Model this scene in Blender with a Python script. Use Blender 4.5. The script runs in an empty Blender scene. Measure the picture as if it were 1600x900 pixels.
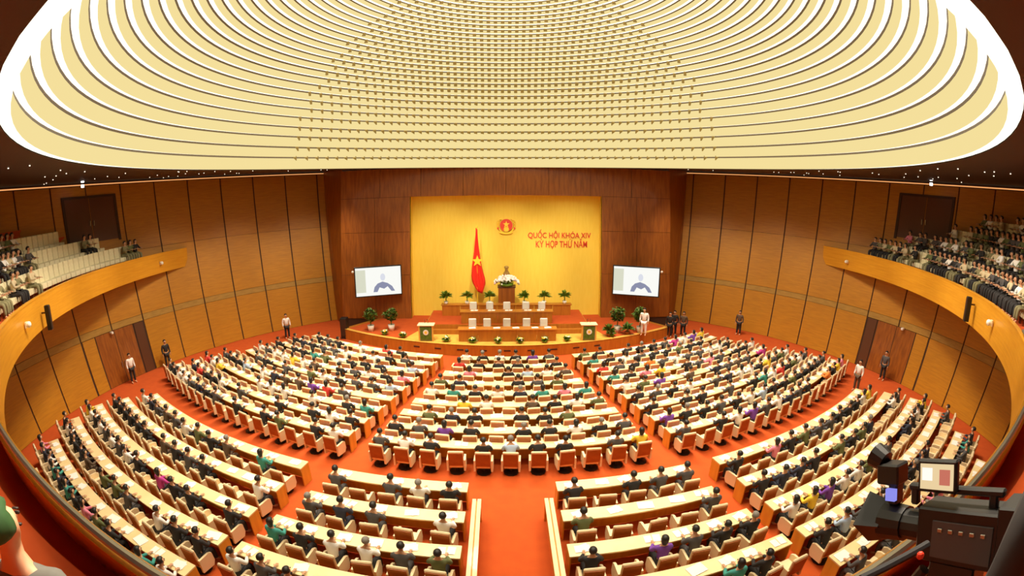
import bpy, bmesh, math, random
from math import sin, cos, pi, radians, hypot, atan2, sqrt, tan
from mathutils import Vector, Matrix
random.seed(7)
SC = bpy.context.scene
COL = SC.collection

# ------------------------------------------------------------------ camera
CAMP = Vector((-0.26, 0.0, 9.5))
K1, PITCH, YAW = 1.3678e-3, 0.1976, 0.0206      # radians per pixel, tilt down, turn right
cam = bpy.data.cameras.new('camera'); cam_o = bpy.data.objects.new('camera', cam); COL.objects.link(cam_o)
cam.type = 'PANO'; cam.panorama_type = 'FISHEYE_LENS_POLYNOMIAL'
cam.sensor_width = 36.0; cam.sensor_fit = 'HORIZONTAL'
cam.fisheye_fov = radians(180)
cam.fisheye_polynomial_k0 = 0.0
cam.fisheye_polynomial_k1 = -K1 * 1600 / 36.0
cam.fisheye_polynomial_k2 = cam.fisheye_polynomial_k3 = cam.fisheye_polynomial_k4 = 0.0
cam.clip_start = 0.05; cam.clip_end = 500
cam_o.location = CAMP
cam_o.rotation_euler = (pi / 2 - PITCH, 0, -YAW)
SC.camera = cam_o

def ray(px, py):
    dx, dy = px - 800, 450 - py
    r = hypot(dx, dy) + 1e-9
    th = K1 * r
    x, y, z = sin(th) * dx / r, sin(th) * dy / r, cos(th)
    f, u = z * cos(PITCH) + y * sin(PITCH), -z * sin(PITCH) + y * cos(PITCH)
    return Vector((x * cos(YAW) + f * sin(YAW), -x * sin(YAW) + f * cos(YAW), u))
def at_z(px, py, z):
    d = ray(px, py); t = (z - CAMP.z) / d.z
    return CAMP + d * t
def at_y(px, py, Y):
    d = ray(px, py); t = (Y - CAMP.y) / d.y
    return CAMP + d * t
def proj(p):
    v = Vector(p) - CAMP
    x = v.x * cos(YAW) - v.y * sin(YAW); f = v.x * sin(YAW) + v.y * cos(YAW)
    z = f * cos(PITCH) - v.z * sin(PITCH); y = f * sin(PITCH) + v.z * cos(PITCH)
    r = hypot(x, y); th = atan2(r, z)
    if r < 1e-9: return 800, 450
    return 800 + x / r * th / K1, 450 - y / r * th / K1
def in_view(p, m=25):
    a, b = proj(p)
    return -m < a < 1600 + m and -m < b < 900 + m

# ------------------------------------------------------------------ world, exposure, lights
w = bpy.data.worlds.new('world'); SC.world = w; w.use_nodes = True
w.node_tree.nodes['Background'].inputs[0].default_value = (0.30, 0.22, 0.14, 1)
w.node_tree.nodes['Background'].inputs[1].default_value = 0.10
SC.view_settings.view_transform = 'Standard'; SC.view_settings.look = 'None'
SC.view_settings.exposure = 0.14; SC.view_settings.gamma = 1.0; SC.view_settings.use_curve_mapping = False

# ------------------------------------------------------------------ helpers
def tag(o, label=None, cat=None, group=None, kind=None):
    if label: o['label'] = label
    if cat: o['category'] = cat
    if group: o['group'] = group
    if kind: o['kind'] = kind
    return o
def link(name, data, parent=None, mat=None):
    o = bpy.data.objects.new(name, data); COL.objects.link(o)
    if parent is not None: o.parent = parent
    if mat is not None and data is not None and len(data.materials) == 0: data.materials.append(mat)
    return o
def empty(name, loc=(0, 0, 0), rz=0.0):
    o = bpy.data.objects.new(name, None); COL.objects.link(o)
    o.location = loc; o.rotation_euler = (0, 0, rz); o.empty_display_size = 0.1
    return o
def mesh_of(bm, smooth=False):
    bmesh.ops.recalc_face_normals(bm, faces=bm.faces)
    me = bpy.data.meshes.new('mesh'); bm.to_mesh(me); bm.free()
    if smooth:
        for p in me.polygons: p.use_smooth = True
    return me
def raw(verts, faces, smooth=False):
    me = bpy.data.meshes.new('mesh'); me.from_pydata([tuple(v) for v in verts], [], faces); me.update()
    if smooth:
        for p in me.polygons: p.use_smooth = True
    return me
def box(bm, c, s, rx=0.0, rz=0.0, bev=0.0):
    m = Matrix.Translation(c) @ Matrix.Rotation(rz, 4, 'Z') @ Matrix.Rotation(rx, 4, 'X') @ Matrix.Diagonal((s[0], s[1], s[2], 1))
    r = bmesh.ops.create_cube(bm, size=1, matrix=m)
    if bev:
        es = list({e for v in r['verts'] for e in v.link_edges})
        bmesh.ops.bevel(bm, geom=es, offset=bev, segments=1, affect='EDGES')
def boxm(c, s, **k):
    bm = bmesh.new(); box(bm, c, s, **k); return mesh_of(bm)
def lathe(bm, prof, n=12, c=(0, 0, 0)):
    rings = []
    for r, z in prof:
        rings.append([bm.verts.new((c[0] + r * cos(2 * pi * k / n), c[1] + r * sin(2 * pi * k / n), c[2] + z)) for k in range(n)])
    for a, b in zip(rings, rings[1:]):
        for k in range(n): bm.faces.new((a[k], a[(k + 1) % n], b[(k + 1) % n], b[k]))
    bm.faces.new(rings[0][::-1]); bm.faces.new(rings[-1])
def tube(bm, pts, rad, n=8):
    pts = [Vector(p) for p in pts]; rings = []
    for i, p in enumerate(pts):
        d = (pts[min(i + 1, len(pts) - 1)] - pts[max(i - 1, 0)]).normalized()
        up = Vector((0, 0, 1)) if abs(d.z) < 0.95 else Vector((1, 0, 0))
        a = d.cross(up).normalized(); b = a.cross(d)
        r = rad[i] if isinstance(rad, (list, tuple)) else rad
        rings.append([bm.verts.new(p + a * r * cos(2 * pi * k / n) + b * r * sin(2 * pi * k / n)) for k in range(n)])
    for a, b in zip(rings, rings[1:]):
        for k in range(n): bm.faces.new((a[k], a[(k + 1) % n], b[(k + 1) % n], b[k]))
    bm.faces.new(rings[0][::-1]); bm.faces.new(rings[-1])
def arc_sweep(cy, sgn, prof, a0, a1, n):
    """closed profile [(r, z)] swept about (0, cy); sgn -1: angle 0 points to -y, +1: to +y"""
    bm = bmesh.new(); rings = []
    for k in range(n + 1):
        a = a0 + (a1 - a0) * k / n
        rings.append([bm.verts.new((r * sin(a), cy + sgn * r * cos(a), z)) for r, z in prof])
    m = len(prof)
    for A, B in zip(rings, rings[1:]):
        for k in range(m): bm.faces.new((A[k], A[(k + 1) % m], B[(k + 1) % m], B[k]))
    bm.faces.new(rings[0]); bm.faces.new(rings[-1][::-1])
    return mesh_of(bm)

# ------------------------------------------------------------------ materials
def mat(name, col, rough=0.5, col2=None, scale=(6, 6, 6), kind=None, metal=0.0, emit=0.0, bump=0.0, coat=0.0, detail=4.0):
    m = bpy.data.materials.new(name); m.use_nodes = True
    nt = m.node_tree; b = nt.nodes['Principled BSDF']
    b.inputs['Base Color'].default_value = (*col, 1); b.inputs['Roughness'].default_value = rough
    b.inputs['Metallic'].default_value = metal
    if coat: b.inputs['Coat Weight'].default_value = coat
    if emit:
        b.inputs['Emission Color'].default_value = (*col, 1); b.inputs['Emission Strength'].default_value = emit
    if col2 is not None:
        tc = nt.nodes.new('ShaderNodeTexCoord'); mp = nt.nodes.new('ShaderNodeMapping'); mp.inputs['Scale'].default_value = scale
        nz = nt.nodes.new('ShaderNodeTexNoise'); nz.inputs['Scale'].default_value = 1.0; nz.inputs['Detail'].default_value = detail
        rp = nt.nodes.new('ShaderNodeValToRGB'); rp.color_ramp.elements[0].position = 0.33; rp.color_ramp.elements[1].position = 0.67
        rp.color_ramp.elements[0].color = (*col, 1); rp.color_ramp.elements[1].color = (*col2, 1)
        nt.links.new(tc.outputs['Object'], mp.inputs[0]); nt.links.new(mp.outputs[0], nz.inputs['Vector'])
        nt.links.new(nz.outputs['Fac'], rp.inputs[0]); nt.links.new(rp.outputs[0], b.inputs['Base Color'])
        if bump:
            bp = nt.nodes.new('ShaderNodeBump'); bp.inputs['Strength'].default_value = bump
            nt.links.new(nz.outputs['Fac'], bp.inputs['Height']); nt.links.new(bp.outputs[0], b.inputs['Normal'])
    return m
M = {}
M['carpet'] = mat('carpet', (0.55, 0.082, 0.006), 0.95, (0.50, 0.070, 0.005), (2.5, 2.5, 2.5), bump=0.1)
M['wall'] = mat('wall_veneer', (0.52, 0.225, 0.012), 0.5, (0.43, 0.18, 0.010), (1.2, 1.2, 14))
M['wall_up'] = mat('wall_veneer_dimmed', (0.47, 0.195, 0.011), 0.5, (0.39, 0.15, 0.009), (1.2, 1.2, 14))  # same veneer, darker: light falloff up the wall put into the colour
M['joint'] = mat('dark_joint', (0.05, 0.018, 0.006), 0.7)
M['band'] = mat('olive_band', (0.42, 0.24, 0.045), 0.5, (0.34, 0.19, 0.035), (2, 2, 8))
M['portal'] = mat('portal_veneer', (0.34, 0.10, 0.010), 0.42, (0.22, 0.058, 0.006), (7, 7, 0.5), coat=0.1)
M['fascia'] = mat('balcony_fascia_wood', (0.70, 0.33, 0.025), 0.4, (0.62, 0.27, 0.018), (0.8, 0.8, 16), coat=0.15)
M['soffit'] = mat('dark_ceiling', (0.045, 0.018, 0.007), 0.6)
M['black'] = mat('black_plastic', (0.012, 0.011, 0.011), 0.4)
M['dark'] = mat('dark_wood', (0.10, 0.03, 0.008), 0.5)
M['yellow'] = mat('yellow_backdrop', (0.88, 0.63, 0.075), 0.7, (0.85, 0.59, 0.06), (9, 9, 0.6))
M['desk'] = mat('desk_veneer', (0.92, 0.75, 0.42), 0.35, (0.88, 0.69, 0.35), (2, 2, 2), coat=0.2)
M['cheek'] = mat('desk_end_wood', (0.80, 0.37, 0.04), 0.4, (0.68, 0.29, 0.03), (5, 5, 0.8), coat=0.15)
M['stagewood'] = mat('stage_wood', (0.52, 0.19, 0.02), 0.4, (0.42, 0.14, 0.014), (6, 6, 1), coat=0.15)
M['stagelight'] = mat('stage_light_wood', (0.85, 0.50, 0.10), 0.35, (0.78, 0.42, 0.07), (4, 4, 2))
M['cream'] = mat('cream_leather', (0.88, 0.70, 0.44), 0.5)
M['brown'] = mat('brown_leather', (0.40, 0.115, 0.018), 0.45, (0.34, 0.09, 0.014), (8, 8, 8))
M['cover'] = mat('cream_seat_cover', (0.80, 0.74, 0.50), 0.9, (0.72, 0.65, 0.42), (6, 6, 6))
M['white'] = mat('white_paint', (0.90, 0.88, 0.84), 0.5)
M['paper'] = mat('white_paper', (0.93, 0.91, 0.88), 0.8)
M['metal'] = mat('grey_metal', (0.42, 0.38, 0.30), 0.35, metal=0.8)
M['red'] = mat('red_cloth', (0.80, 0.020, 0.006), 0.8)
M['redpaint'] = mat('red_paint', (0.70, 0.035, 0.008), 0.5)
M['gold'] = mat('gold_paint', (0.95, 0.62, 0.04), 0.35)
M['bronze'] = mat('bronze', (0.42, 0.27, 0.08), 0.4, metal=0.3)
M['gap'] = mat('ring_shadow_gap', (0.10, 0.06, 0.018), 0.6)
M['bracket'] = mat('olive_bracket', (0.30, 0.21, 0.05), 0.6)
M['leaf'] = mat('green_leaf', (0.09, 0.20, 0.012), 0.5, (0.20, 0.30, 0.02), (9, 9, 9))
M['leafdark'] = mat('dark_green_leaf', (0.05, 0.12, 0.012), 0.5, (0.12, 0.2, 0.02), (9, 9, 9))
M['petal'] = mat('white_petals', (0.95, 0.90, 0.86), 0.7)
M['pink'] = mat('pale_pink_petals', (0.85, 0.62, 0.66), 0.7)
M['skin'] = mat('skin', (0.62, 0.33, 0.19), 0.6)
M['feature'] = mat('face_features', (0.03, 0.015, 0.01), 0.6)
M['hair'] = mat('black_hair', (0.012, 0.009, 0.008), 0.5)
M['hairgrey'] = mat('grey_hair', (0.22, 0.20, 0.18), 0.6)
def emis(name, col, s):
    m = bpy.data.materials.new(name); m.use_nodes = True; n = m.node_tree.nodes; n.clear()
    e = n.new('ShaderNodeEmission'); e.inputs[0].default_value = (*col, 1); e.inputs[1].default_value = s
    o = n.new('ShaderNodeOutputMaterial'); m.node_tree.links.new(e.outputs[0], o.inputs[0]); return m
M['ring_face'] = emis('luminous_ring_panel', (1.0, 0.81, 0.36), 0.83)
M['ring_strip'] = emis('luminous_ring_strip', (1.0, 0.93, 0.74), 1.7)
M['led'] = emis('cove_light', (1.0, 0.42, 0.14), 0.9)
M['star'] = emis('ceiling_spot', (1.0, 0.85, 0.62), 2.0)
M['lampwhite'] = emis('white_lamp', (1.0, 0.98, 0.95), 2.5)
for nme, c in dict(suit_black=(0.022, 0.020, 0.022), suit_grey=(0.085, 0.078, 0.080), suit_navy=(0.030, 0.034, 0.060), suit_brown=(0.11, 0.07, 0.045),
                   white_shirt=(0.88, 0.86, 0.84), pale_blue_shirt=(0.45, 0.58, 0.80), pink_dress=(0.80, 0.25, 0.36), purple_dress=(0.20, 0.06, 0.42),
                   yellow_dress=(0.90, 0.62, 0.05), teal_dress=(0.05, 0.32, 0.28), red_dress=(0.72, 0.05, 0.04), green_uniform=(0.13, 0.15, 0.055),
                   olive_uniform=(0.22, 0.20, 0.10), magenta_dress=(0.55, 0.05, 0.30), tan_uniform=(0.60, 0.50, 0.32), orange_dress=(0.85, 0.25, 0.04),
                   grey_shirt=(0.13, 0.125, 0.11)).items():
    M[nme] = mat(nme, c, 0.8)

# ------------------------------------------------------------------ hall lamps, and spots added to brighten walls and stage
def lamp(kind, loc, power, col=(1, 0.86, 0.66), aim=None, **k):
    L = bpy.data.lights.new('hall_or_added_spot', kind); L.energy = power; L.color = col
    for a, b in k.items(): setattr(L, a, b)
    o = bpy.data.objects.new('hall_or_added_spot', L); COL.objects.link(o); o.location = loc
    if aim is not None:
        d = Vector(aim) - Vector(loc); o.rotation_euler = d.to_track_quat('-Z', 'Y').to_euler()
    return o
DOME_Y, DOME_R, DOME_Z = 17.69, 15.75, 11.5
for k in range(14):                                   # downlights set into the dome
    a = 2 * pi * (k + 0.5) / 14
    for R_, z_, p_ in ((9.0, 20.0, 900), ):
        x, y = R_ * sin(a), 19.5 + R_ * cos(a)
        lamp('SPOT', (x, y, z_), p_ * 6.2, aim=(x * 1.35, min(17 + (y - 17) * 1.25, 20.5), 0), spot_size=radians(85 if y < 24 else 66), spot_blend=0.9, shadow_soft_size=1.2)
for k in range(22):                                   # unseen spots added at the dome rim to brighten the side walls
    a = pi * 0.23 + 1.54 * pi * k / 21
    x, y = 15.2 * sin(a), 17.7 + 15.2 * cos(a)
    wx, wy = 23.6 * sin(a), 16.3 + 23.6 * cos(a)
    lamp('SPOT', (x, y, 11.35), 1500, aim=(wx, wy, 1.6), spot_size=radians(72), spot_blend=1.0, shadow_soft_size=0.3)
for x in (-4.6, 0.0, 4.6):                            # spots in the dome turned to the stage backdrop
    lamp('SPOT', (x * 0.8, 20.0, 16.5), 6800, aim=(x, 34.0, 4.0), spot_size=radians(32), spot_blend=0.9, shadow_soft_size=0.3)

for x in (-6.0, 0.0, 6.0):                            # unseen spots added inside the dome to brighten the stage
    lamp('SPOT', (x, 21.0, 16.5), 3000, aim=(x, 29.0, 1.0), spot_size=radians(36), spot_blend=1.0, shadow_soft_size=0.4)

# ================================================================== SETTING
HY, HR, LEAN = 16.3, 22.9, 0.183                      # hall centre, wall radius at the floor, outward lean
def wall_pt(ph, z, d=0.0):
    r = HR + LEAN * z - d
    return (r * sin(ph), HY + r * cos(ph), z)
n = 96
fl = link('floor', raw([(wall_pt(2 * pi * k / n, 0, -0.3)[0], wall_pt(2 * pi * k / n, 0, -0.3)[1], 0) for k in range(n)], [list(range(n))[::-1]]), mat=M['carpet'])
fl.data.flip_normals(); tag(fl, 'orange red carpet covering the whole hall floor', kind='structure')

PH0, DPH = 0.8743, 0.10921
PH_END = PH0 - 2.22 * DPH                                # where the wall stops beside the stage
ZTOP = 11.85
def wall_shell(s, a0, a1, nseg):
    V, F = [], []
    for k in range(nseg + 1):
        ph = a0 + (a1 - a0) * k / nseg
        for z, d in ((0, -0.02), (ZTOP, -0.02), (ZTOP, -0.25), (0, -0.25)):
            p = wall_pt(ph, z, d); V.append((s * p[0], p[1], p[2]))
    for k in range(nseg):
        for j in range(4):
            F.append((4 * k + j, 4 * k + (j + 1) % 4, 4 * k + 4 + (j + 1) % 4, 4 * k + 4 + j))
    F.append((0, 1, 2, 3)); F.append((4 * nseg + 3, 4 * nseg + 2, 4 * nseg + 1, 4 * nseg))
    bm = bmesh.new(); vs = [bm.verts.new(v) for v in V]
    for f in F: bm.faces.new([vs[i] for i in f])
    return mesh_of(bm)
def wall_panel(s, a0, a1, z0, z1, t0=-0.01, t1=0.035, nseg=3):
    bm = bmesh.new(); rings = []
    for k in range(nseg + 1):
        ph = a0 + (a1 - a0) * k / nseg
        rings.append([bm.verts.new((s * wall_pt(ph, z, d)[0], wall_pt(ph, z, d)[1], z)) for z, d in ((z0, t0), (z0, t1), (z1, t1), (z1, t0))])
    for A, B in zip(rings, rings[1:]):
        for k in range(4): bm.faces.new((A[k], A[(k + 1) % 4], B[(k + 1) % 4], B[k]))
    bm.faces.new(rings[0]); bm.faces.new(rings[-1][::-1])
    return mesh_of(bm)
DOOR_I = (4.12, 6.05)                                  # door between these joint numbers
for s, side in ((-1, 'left'), (1, 'right')):
    wl = link('wall_' + side, wall_shell(s, PH_END, pi, 60), mat=M['joint'])
    tag(wl, 'curved hall wall of orange wood panels on the %s' % side, kind='structure')
    i = -3
    while PH0 + i * DPH < pi - 0.01:
        g = 0.0021
        a0, a1 = max(PH0 + i * DPH + g, PH_END), min(PH0 + (i + 1) * DPH - g, pi)
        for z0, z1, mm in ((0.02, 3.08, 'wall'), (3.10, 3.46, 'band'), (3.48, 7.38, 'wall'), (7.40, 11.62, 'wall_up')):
            b0, b1 = a0, a1
            if z0 < 3.0 and i in (4, 5):                # leave room for the door
                if i == 4: b0 = None
                else: b0 = None
            if b0 is None: continue
            link('panel', wall_panel(s, b0, b1, z0, z1), wl, M[mm])
        i += 1
    # door: frame, two leaves, narrow side panel
    d = empty('door_1' if s < 0 else 'door_2'); tag(d, 'brown wooden double door in the %s wall' % side, kind='structure')
    aA, aB = PH0 + 4 * DPH, PH0 + 6 * DPH
    w_ = (aB - aA)
    for f0, f1, nm_, mm in ((0.02, 0.16, 'side_panel', 'dark'), (0.18, 0.47, 'door_leaf', 'portal'), (0.48, 0.77, 'door_leaf', 'portal'), (0.79, 0.98, 'side_panel', 'wall')):
        link(nm_, wall_panel(s, aA + w_ * f0, aA + w_ * f1, 0.02, 3.06, t1=0.0 if 'leaf' in nm_ else 0.03), d, M[mm])
    for f in (0.45, 0.50):
        p = wall_pt(aA + w_ * f, 1.05, 0.06); link('door_handle', boxm((s * p[0], p[1], 1.05), (0.05, 0.05, 0.35)), d, M['metal'])
    # cove light at the wall head
    tr = link('trim_1' if s < 0 else 'trim_2', wall_panel(s, PH_END, pi, 11.68, 11.74, t1=0.02, nseg=50), mat=M['led'])
    tag(tr, 'glowing cove strip along the top of the %s wall' % side, kind='structure')

# ---- dark outer ceiling between wall head and dome, with small spots
n = 96; V, F = [], []
for k in range(n):
    a = 2 * pi * k / n
    V.append((DOME_R * sin(a), DOME_Y + DOME_R * cos(a), DOME_Z))
    r = HR + LEAN * ZTOP + 0.3
    V.append((r * sin(a), HY + r * cos(a), ZTOP + 0.05))
for k in range(n):
    j = (k + 1) % n; F.append((2 * k, 2 * j, 2 * j + 1, 2 * k + 1))
ceil_o = link('ceiling', raw(V, F), mat=M['soffit'])
tag(ceil_o, 'dark outer ceiling around a luminous dome of stepped rings', kind='structure')
spot_me = None
rs = random.Random(3)
cnt = 0
for k in range(900):
    a = rs.uniform(0, 2 * pi); t = rs.uniform(0.08, 0.95)
    x0, y0 = DOME_R * sin(a), DOME_Y + DOME_R * cos(a); r = HR + LEAN * ZTOP
    x1, y1 = r * sin(a), HY + r * cos(a)
    p = Vector((x0 + (x1 - x0) * t, y0 + (y1 - y0) * t, DOME_Z + (ZTOP - DOME_Z) * t - 0.02))
    if not in_view(p, 0): continue
    if p.y > 30: continue
    if spot_me is None:
        bm = bmesh.new(); lathe(bm, [(0.026, -0.015), (0.026, 0.015)], 6); spot_me = mesh_of(bm)
    o = link('ceiling_spot', spot_me, ceil_o, M['star']); o.location = p; cnt += 1
    if cnt > 64: break

# ---- dome of stepped luminous rings
RING_R = [15.72, 15.66, 15.57, 15.45, 15.29, 15.09, 14.85, 14.57, 14.26, 13.92, 13.57, 13.2, 12.82, 12.44, 12.04, 11.64, 11.23, 10.81, 10.4, 9.99, 9.56, 9.11, 8.67, 8.22, 7.77, 7.31, 6.82, 6.31, 5.78, 5.2]
RING_Z = [2.788, 3.446, 4.14, 4.766, 5.417, 6.006, 6.546, 7.064, 7.561, 8.024, 8.449, 8.833, 9.188, 9.541, 9.879, 10.213, 10.528, 10.824, 11.095, 11.349, 11.603, 11.842, 12.067, 12.282, 12.485, 12.676, 12.875, 13.055, 13.233, 13.389]
rings = [(DOME_R - 0.30, DOME_Z, DOME_Y)] + [(r - 0.02, 9.5 + z, DOME_Y + 0.52 * (z - 2.0)) for r, z in zip(RING_R, RING_Z)]
def ring_strip(r0, z0, y0, r1, z1, y1, n=120):
    V, F = [], []
    for k in range(n):
        a = 2 * pi * k / n
        V.append((r0 * sin(a), y0 + r0 * cos(a), z0)); V.append((r1 * sin(a), y1 + r1 * cos(a), z1))
    for k in range(n):
        j = (k + 1) % n; F.append((2 * k, 2 * j, 2 * j + 1, 2 * k + 1))
    return raw(V, F, True)
DS = 0.22
brk = bmesh.new()
for i, (r, z, y) in enumerate(rings):
    ds = DS if i else 0.30
    link('ring_strip', ring_strip(r + ds, z + 0.03, y, r, z, y), ceil_o, M['ring_strip'])
    if i + 1 < len(rings):
        r2, z2, y2 = rings[i + 1]
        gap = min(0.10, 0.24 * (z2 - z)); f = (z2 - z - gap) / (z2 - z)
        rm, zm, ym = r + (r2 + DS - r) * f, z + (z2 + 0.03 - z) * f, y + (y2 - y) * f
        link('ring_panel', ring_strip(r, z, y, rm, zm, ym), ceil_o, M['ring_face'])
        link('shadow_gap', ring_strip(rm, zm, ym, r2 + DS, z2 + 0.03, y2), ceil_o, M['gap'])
        x = -12.99
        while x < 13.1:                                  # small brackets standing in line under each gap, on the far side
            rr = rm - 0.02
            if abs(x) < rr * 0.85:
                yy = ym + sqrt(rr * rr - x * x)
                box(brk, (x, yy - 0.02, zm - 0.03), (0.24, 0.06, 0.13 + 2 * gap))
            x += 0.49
bo = link('bracket', mesh_of(brk), ceil_o, M['bracket']); bo['kind'] = 'stuff'
r, z, y = rings[-1]
link('dome_cap', raw([(r * sin(2 * pi * k / 64), y + r * cos(2 * pi * k / 64), z + 0.02) for k in range(64)], [list(range(64))]), ceil_o, M['ring_face'])

# ---- stage portal
PYB = 32.6
def py(z): return PYB + 0.1 * z
def slab(x0, x1, z0, z1, t=0.12, off=0.0):
    bm = bmesh.new(); vs = []
    for z in (z0, z1):
        for x, d in ((x0, off), (x1, off), (x1, off + t), (x0, off + t)): vs.append(bm.verts.new((x, py(z) + d, z)))
    for f in ((0, 1, 5, 4), (1, 2, 6, 5), (2, 3, 7, 6), (3, 0, 4, 7), (3, 2, 1, 0), (4, 5, 6, 7)): bm.faces.new([vs[i] for i in f])
    return mesh_of(bm)
PW, YW, YTOP, PTOP = 12.25, 6.92, 9.52, 11.62
ws = link('wall_stage', slab(-PW, PW, YTOP, PTOP, 0.2, 0.06), mat=M['joint'])
tag(ws, 'dark brown wooden portal wall framing the yellow stage backdrop', kind='structure')
for s in (-1, 1):
    link('backing', slab(s * PW if s < 0 else YW, -YW if s < 0 else PW, 0.0, YTOP, 0.2, 0.06), ws, M['joint'])
    for c in range(2):
        xa = YW + (PW - YW) * c / 2; xb = YW + (PW - YW) * (c + 1) / 2
        x0, x1 = sorted((s * xa, s * xb))
        for z0, z1 in ((0.7, 3.9), (3.92, 6.98), (7.0, 9.50)):
            link('panel', slab(x0 + 0.012, x1 - 0.012, z0, z1, 0.1), ws, M['portal'])
    bm = bmesh.new()                                     # inner reveal of the yellow niche
    vs = [bm.verts.new((s * YW, py(z) + d, z)) for z, d in ((0.0, 0.0), (YTOP, 0.0), (YTOP, 1.2), (0.0, 1.2))]; bm.faces.new(vs)
    link('reveal', mesh_of(bm), ws, M['yellow'])
    # dark return between portal and curved wall
    p0, p1 = wall_pt(PH_END, 0), wall_pt(PH_END, ZTOP)
    link('side_return', raw([(s * PW, py(0) + 0.2, 0), (s * p0[0], p0[1], 0), (s * p1[0], p1[1], ZTOP), (s * PW, py(ZTOP) + 0.2, ZTOP)], [(0, 1, 2, 3)]), ws, M['portal'])
for c in range(8):
    xa, xb = -PW + 2 * PW * c / 8, -PW + 2 * PW * (c + 1) / 8
    link('panel', slab(xa + 0.012, xb - 0.012, YTOP, PTOP, 0.1), ws, M['portal'])
link('niche_head', raw([(-YW, py(YTOP), YTOP), (YW, py(YTOP), YTOP), (YW, py(YTOP) + 1.2, YTOP), (-YW, py(YTOP) + 1.2, YTOP)], [(0, 1, 2, 3)]), ws, M['yellow'])
NICHE = 0.9
wb = link('wall_backdrop', slab(-YW - 0.1, YW + 0.1, 0.0, YTOP + 0.1, 0.2, NICHE), mat=M['yellow'])
tag(wb, 'bright yellow backdrop wall behind the stage', kind='structure')

# ---- stage platform
SY = 46.6
st = link('floor_stage', arc_sweep(SY, -1, [(20.2, 0.0), (20.2, 0.66), (20.1, 0.70), (13.2, 0.70), (13.2, 0.0)], -0.60, 0.60, 40), mat=M['stagewood'])
tag(st, 'curved wooden stage platform with brown front edge', kind='structure')
link('carpet_top', arc_sweep(SY, -1, [(19.95, 0.70), (19.95, 0.715), (13.3, 0.715), (13.3, 0.70)], -0.58, 0.58, 40), st, M['carpet'])
link('edge_strip', arc_sweep(SY, -1, [(20.21, 0.70), (20.21, 0.735), (19.95, 0.735), (19.95, 0.70)], -0.60, 0.60, 40), st, M['stagelight'])
link('light_floor', arc_sweep(SY, -1, [(19.9, 0.715), (19.9, 0.73), (18.2, 0.73), (18.2, 0.715)], -0.33, 0.33, 30), st, M['stagelight'])
for k in range(9):                                       # dark vents in the stage front
    a = -0.28 + 0.07 * k
    m_ = link('vent', arc_sweep(SY, -1, [(20.22, 0.36), (20.22, 0.44), (20.19, 0.44), (20.19, 0.36)], a - 0.010, a + 0.010, 2), st, M['joint'])

# ---- balcony
BY, BR, BZ0, BZ1 = 23.9, 21.85, 5.78, 7.04
A_END = None
bal_half = 0.0
a = pi / 2 * 0.2
# angle (from -y) at which the parapet runs into the hall wall
a = pi - 0.3
while True:
    x, y = BR * sin(a), BY - BR * cos(a)
    if hypot(x, y - HY) < HR + LEAN * 6.2: break
    a -= 0.002
BA = a
def parapet_r(a, z):
    t = (z - BZ0) / (BZ1 - BZ0)
    return BR + t * (-0.05 + 0.25 * math.exp(-(a / 0.6) ** 2) + 0.30 * math.exp(-(a / 0.17) ** 2))
def parapet_mesh(prof, n=140, a0=None):
    bm = bmesh.new(); rings = []
    a0 = BA if a0 is None else a0
    for k in range(n + 1):
        a = -a0 + 2 * a0 * k / n
        rings.append([bm.verts.new(((parapet_r(a, z) + e) * sin(a), BY - (parapet_r(a, z) + e) * cos(a), z)) for e, z in prof])
    m = len(prof)
    for A, B in zip(rings, rings[1:]):
        for k in range(m): bm.faces.new((A[k], A[(k + 1) % m], B[(k + 1) % m], B[k]))
    bm.faces.new(rings[0]); bm.faces.new(rings[-1][::-1])
    return mesh_of(bm)
wp = link('wall_balcony', parapet_mesh([(0, BZ0), (0, BZ1 - 0.05), (0.12, BZ1 - 0.05), (0.12, BZ0)]), mat=M['fascia'])
tag(wp, 'curved orange wood balcony parapet sweeping round the hall', kind='structure')
link('top_rail', parapet_mesh([(-0.02, BZ1 - 0.05), (-0.02, BZ1), (0.14, BZ1), (0.14, BZ1 - 0.05)]), wp, M['fascia'])
hr = [(0.06 + 0.045 * cos(2 * pi * k / 8), BZ1 + 0.10 + 0.045 * sin(2 * pi * k / 8)) for k in range(8)]
link('hand_rail', parapet_mesh(hr, 60, 0.62), wp, M['metal'])
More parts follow.
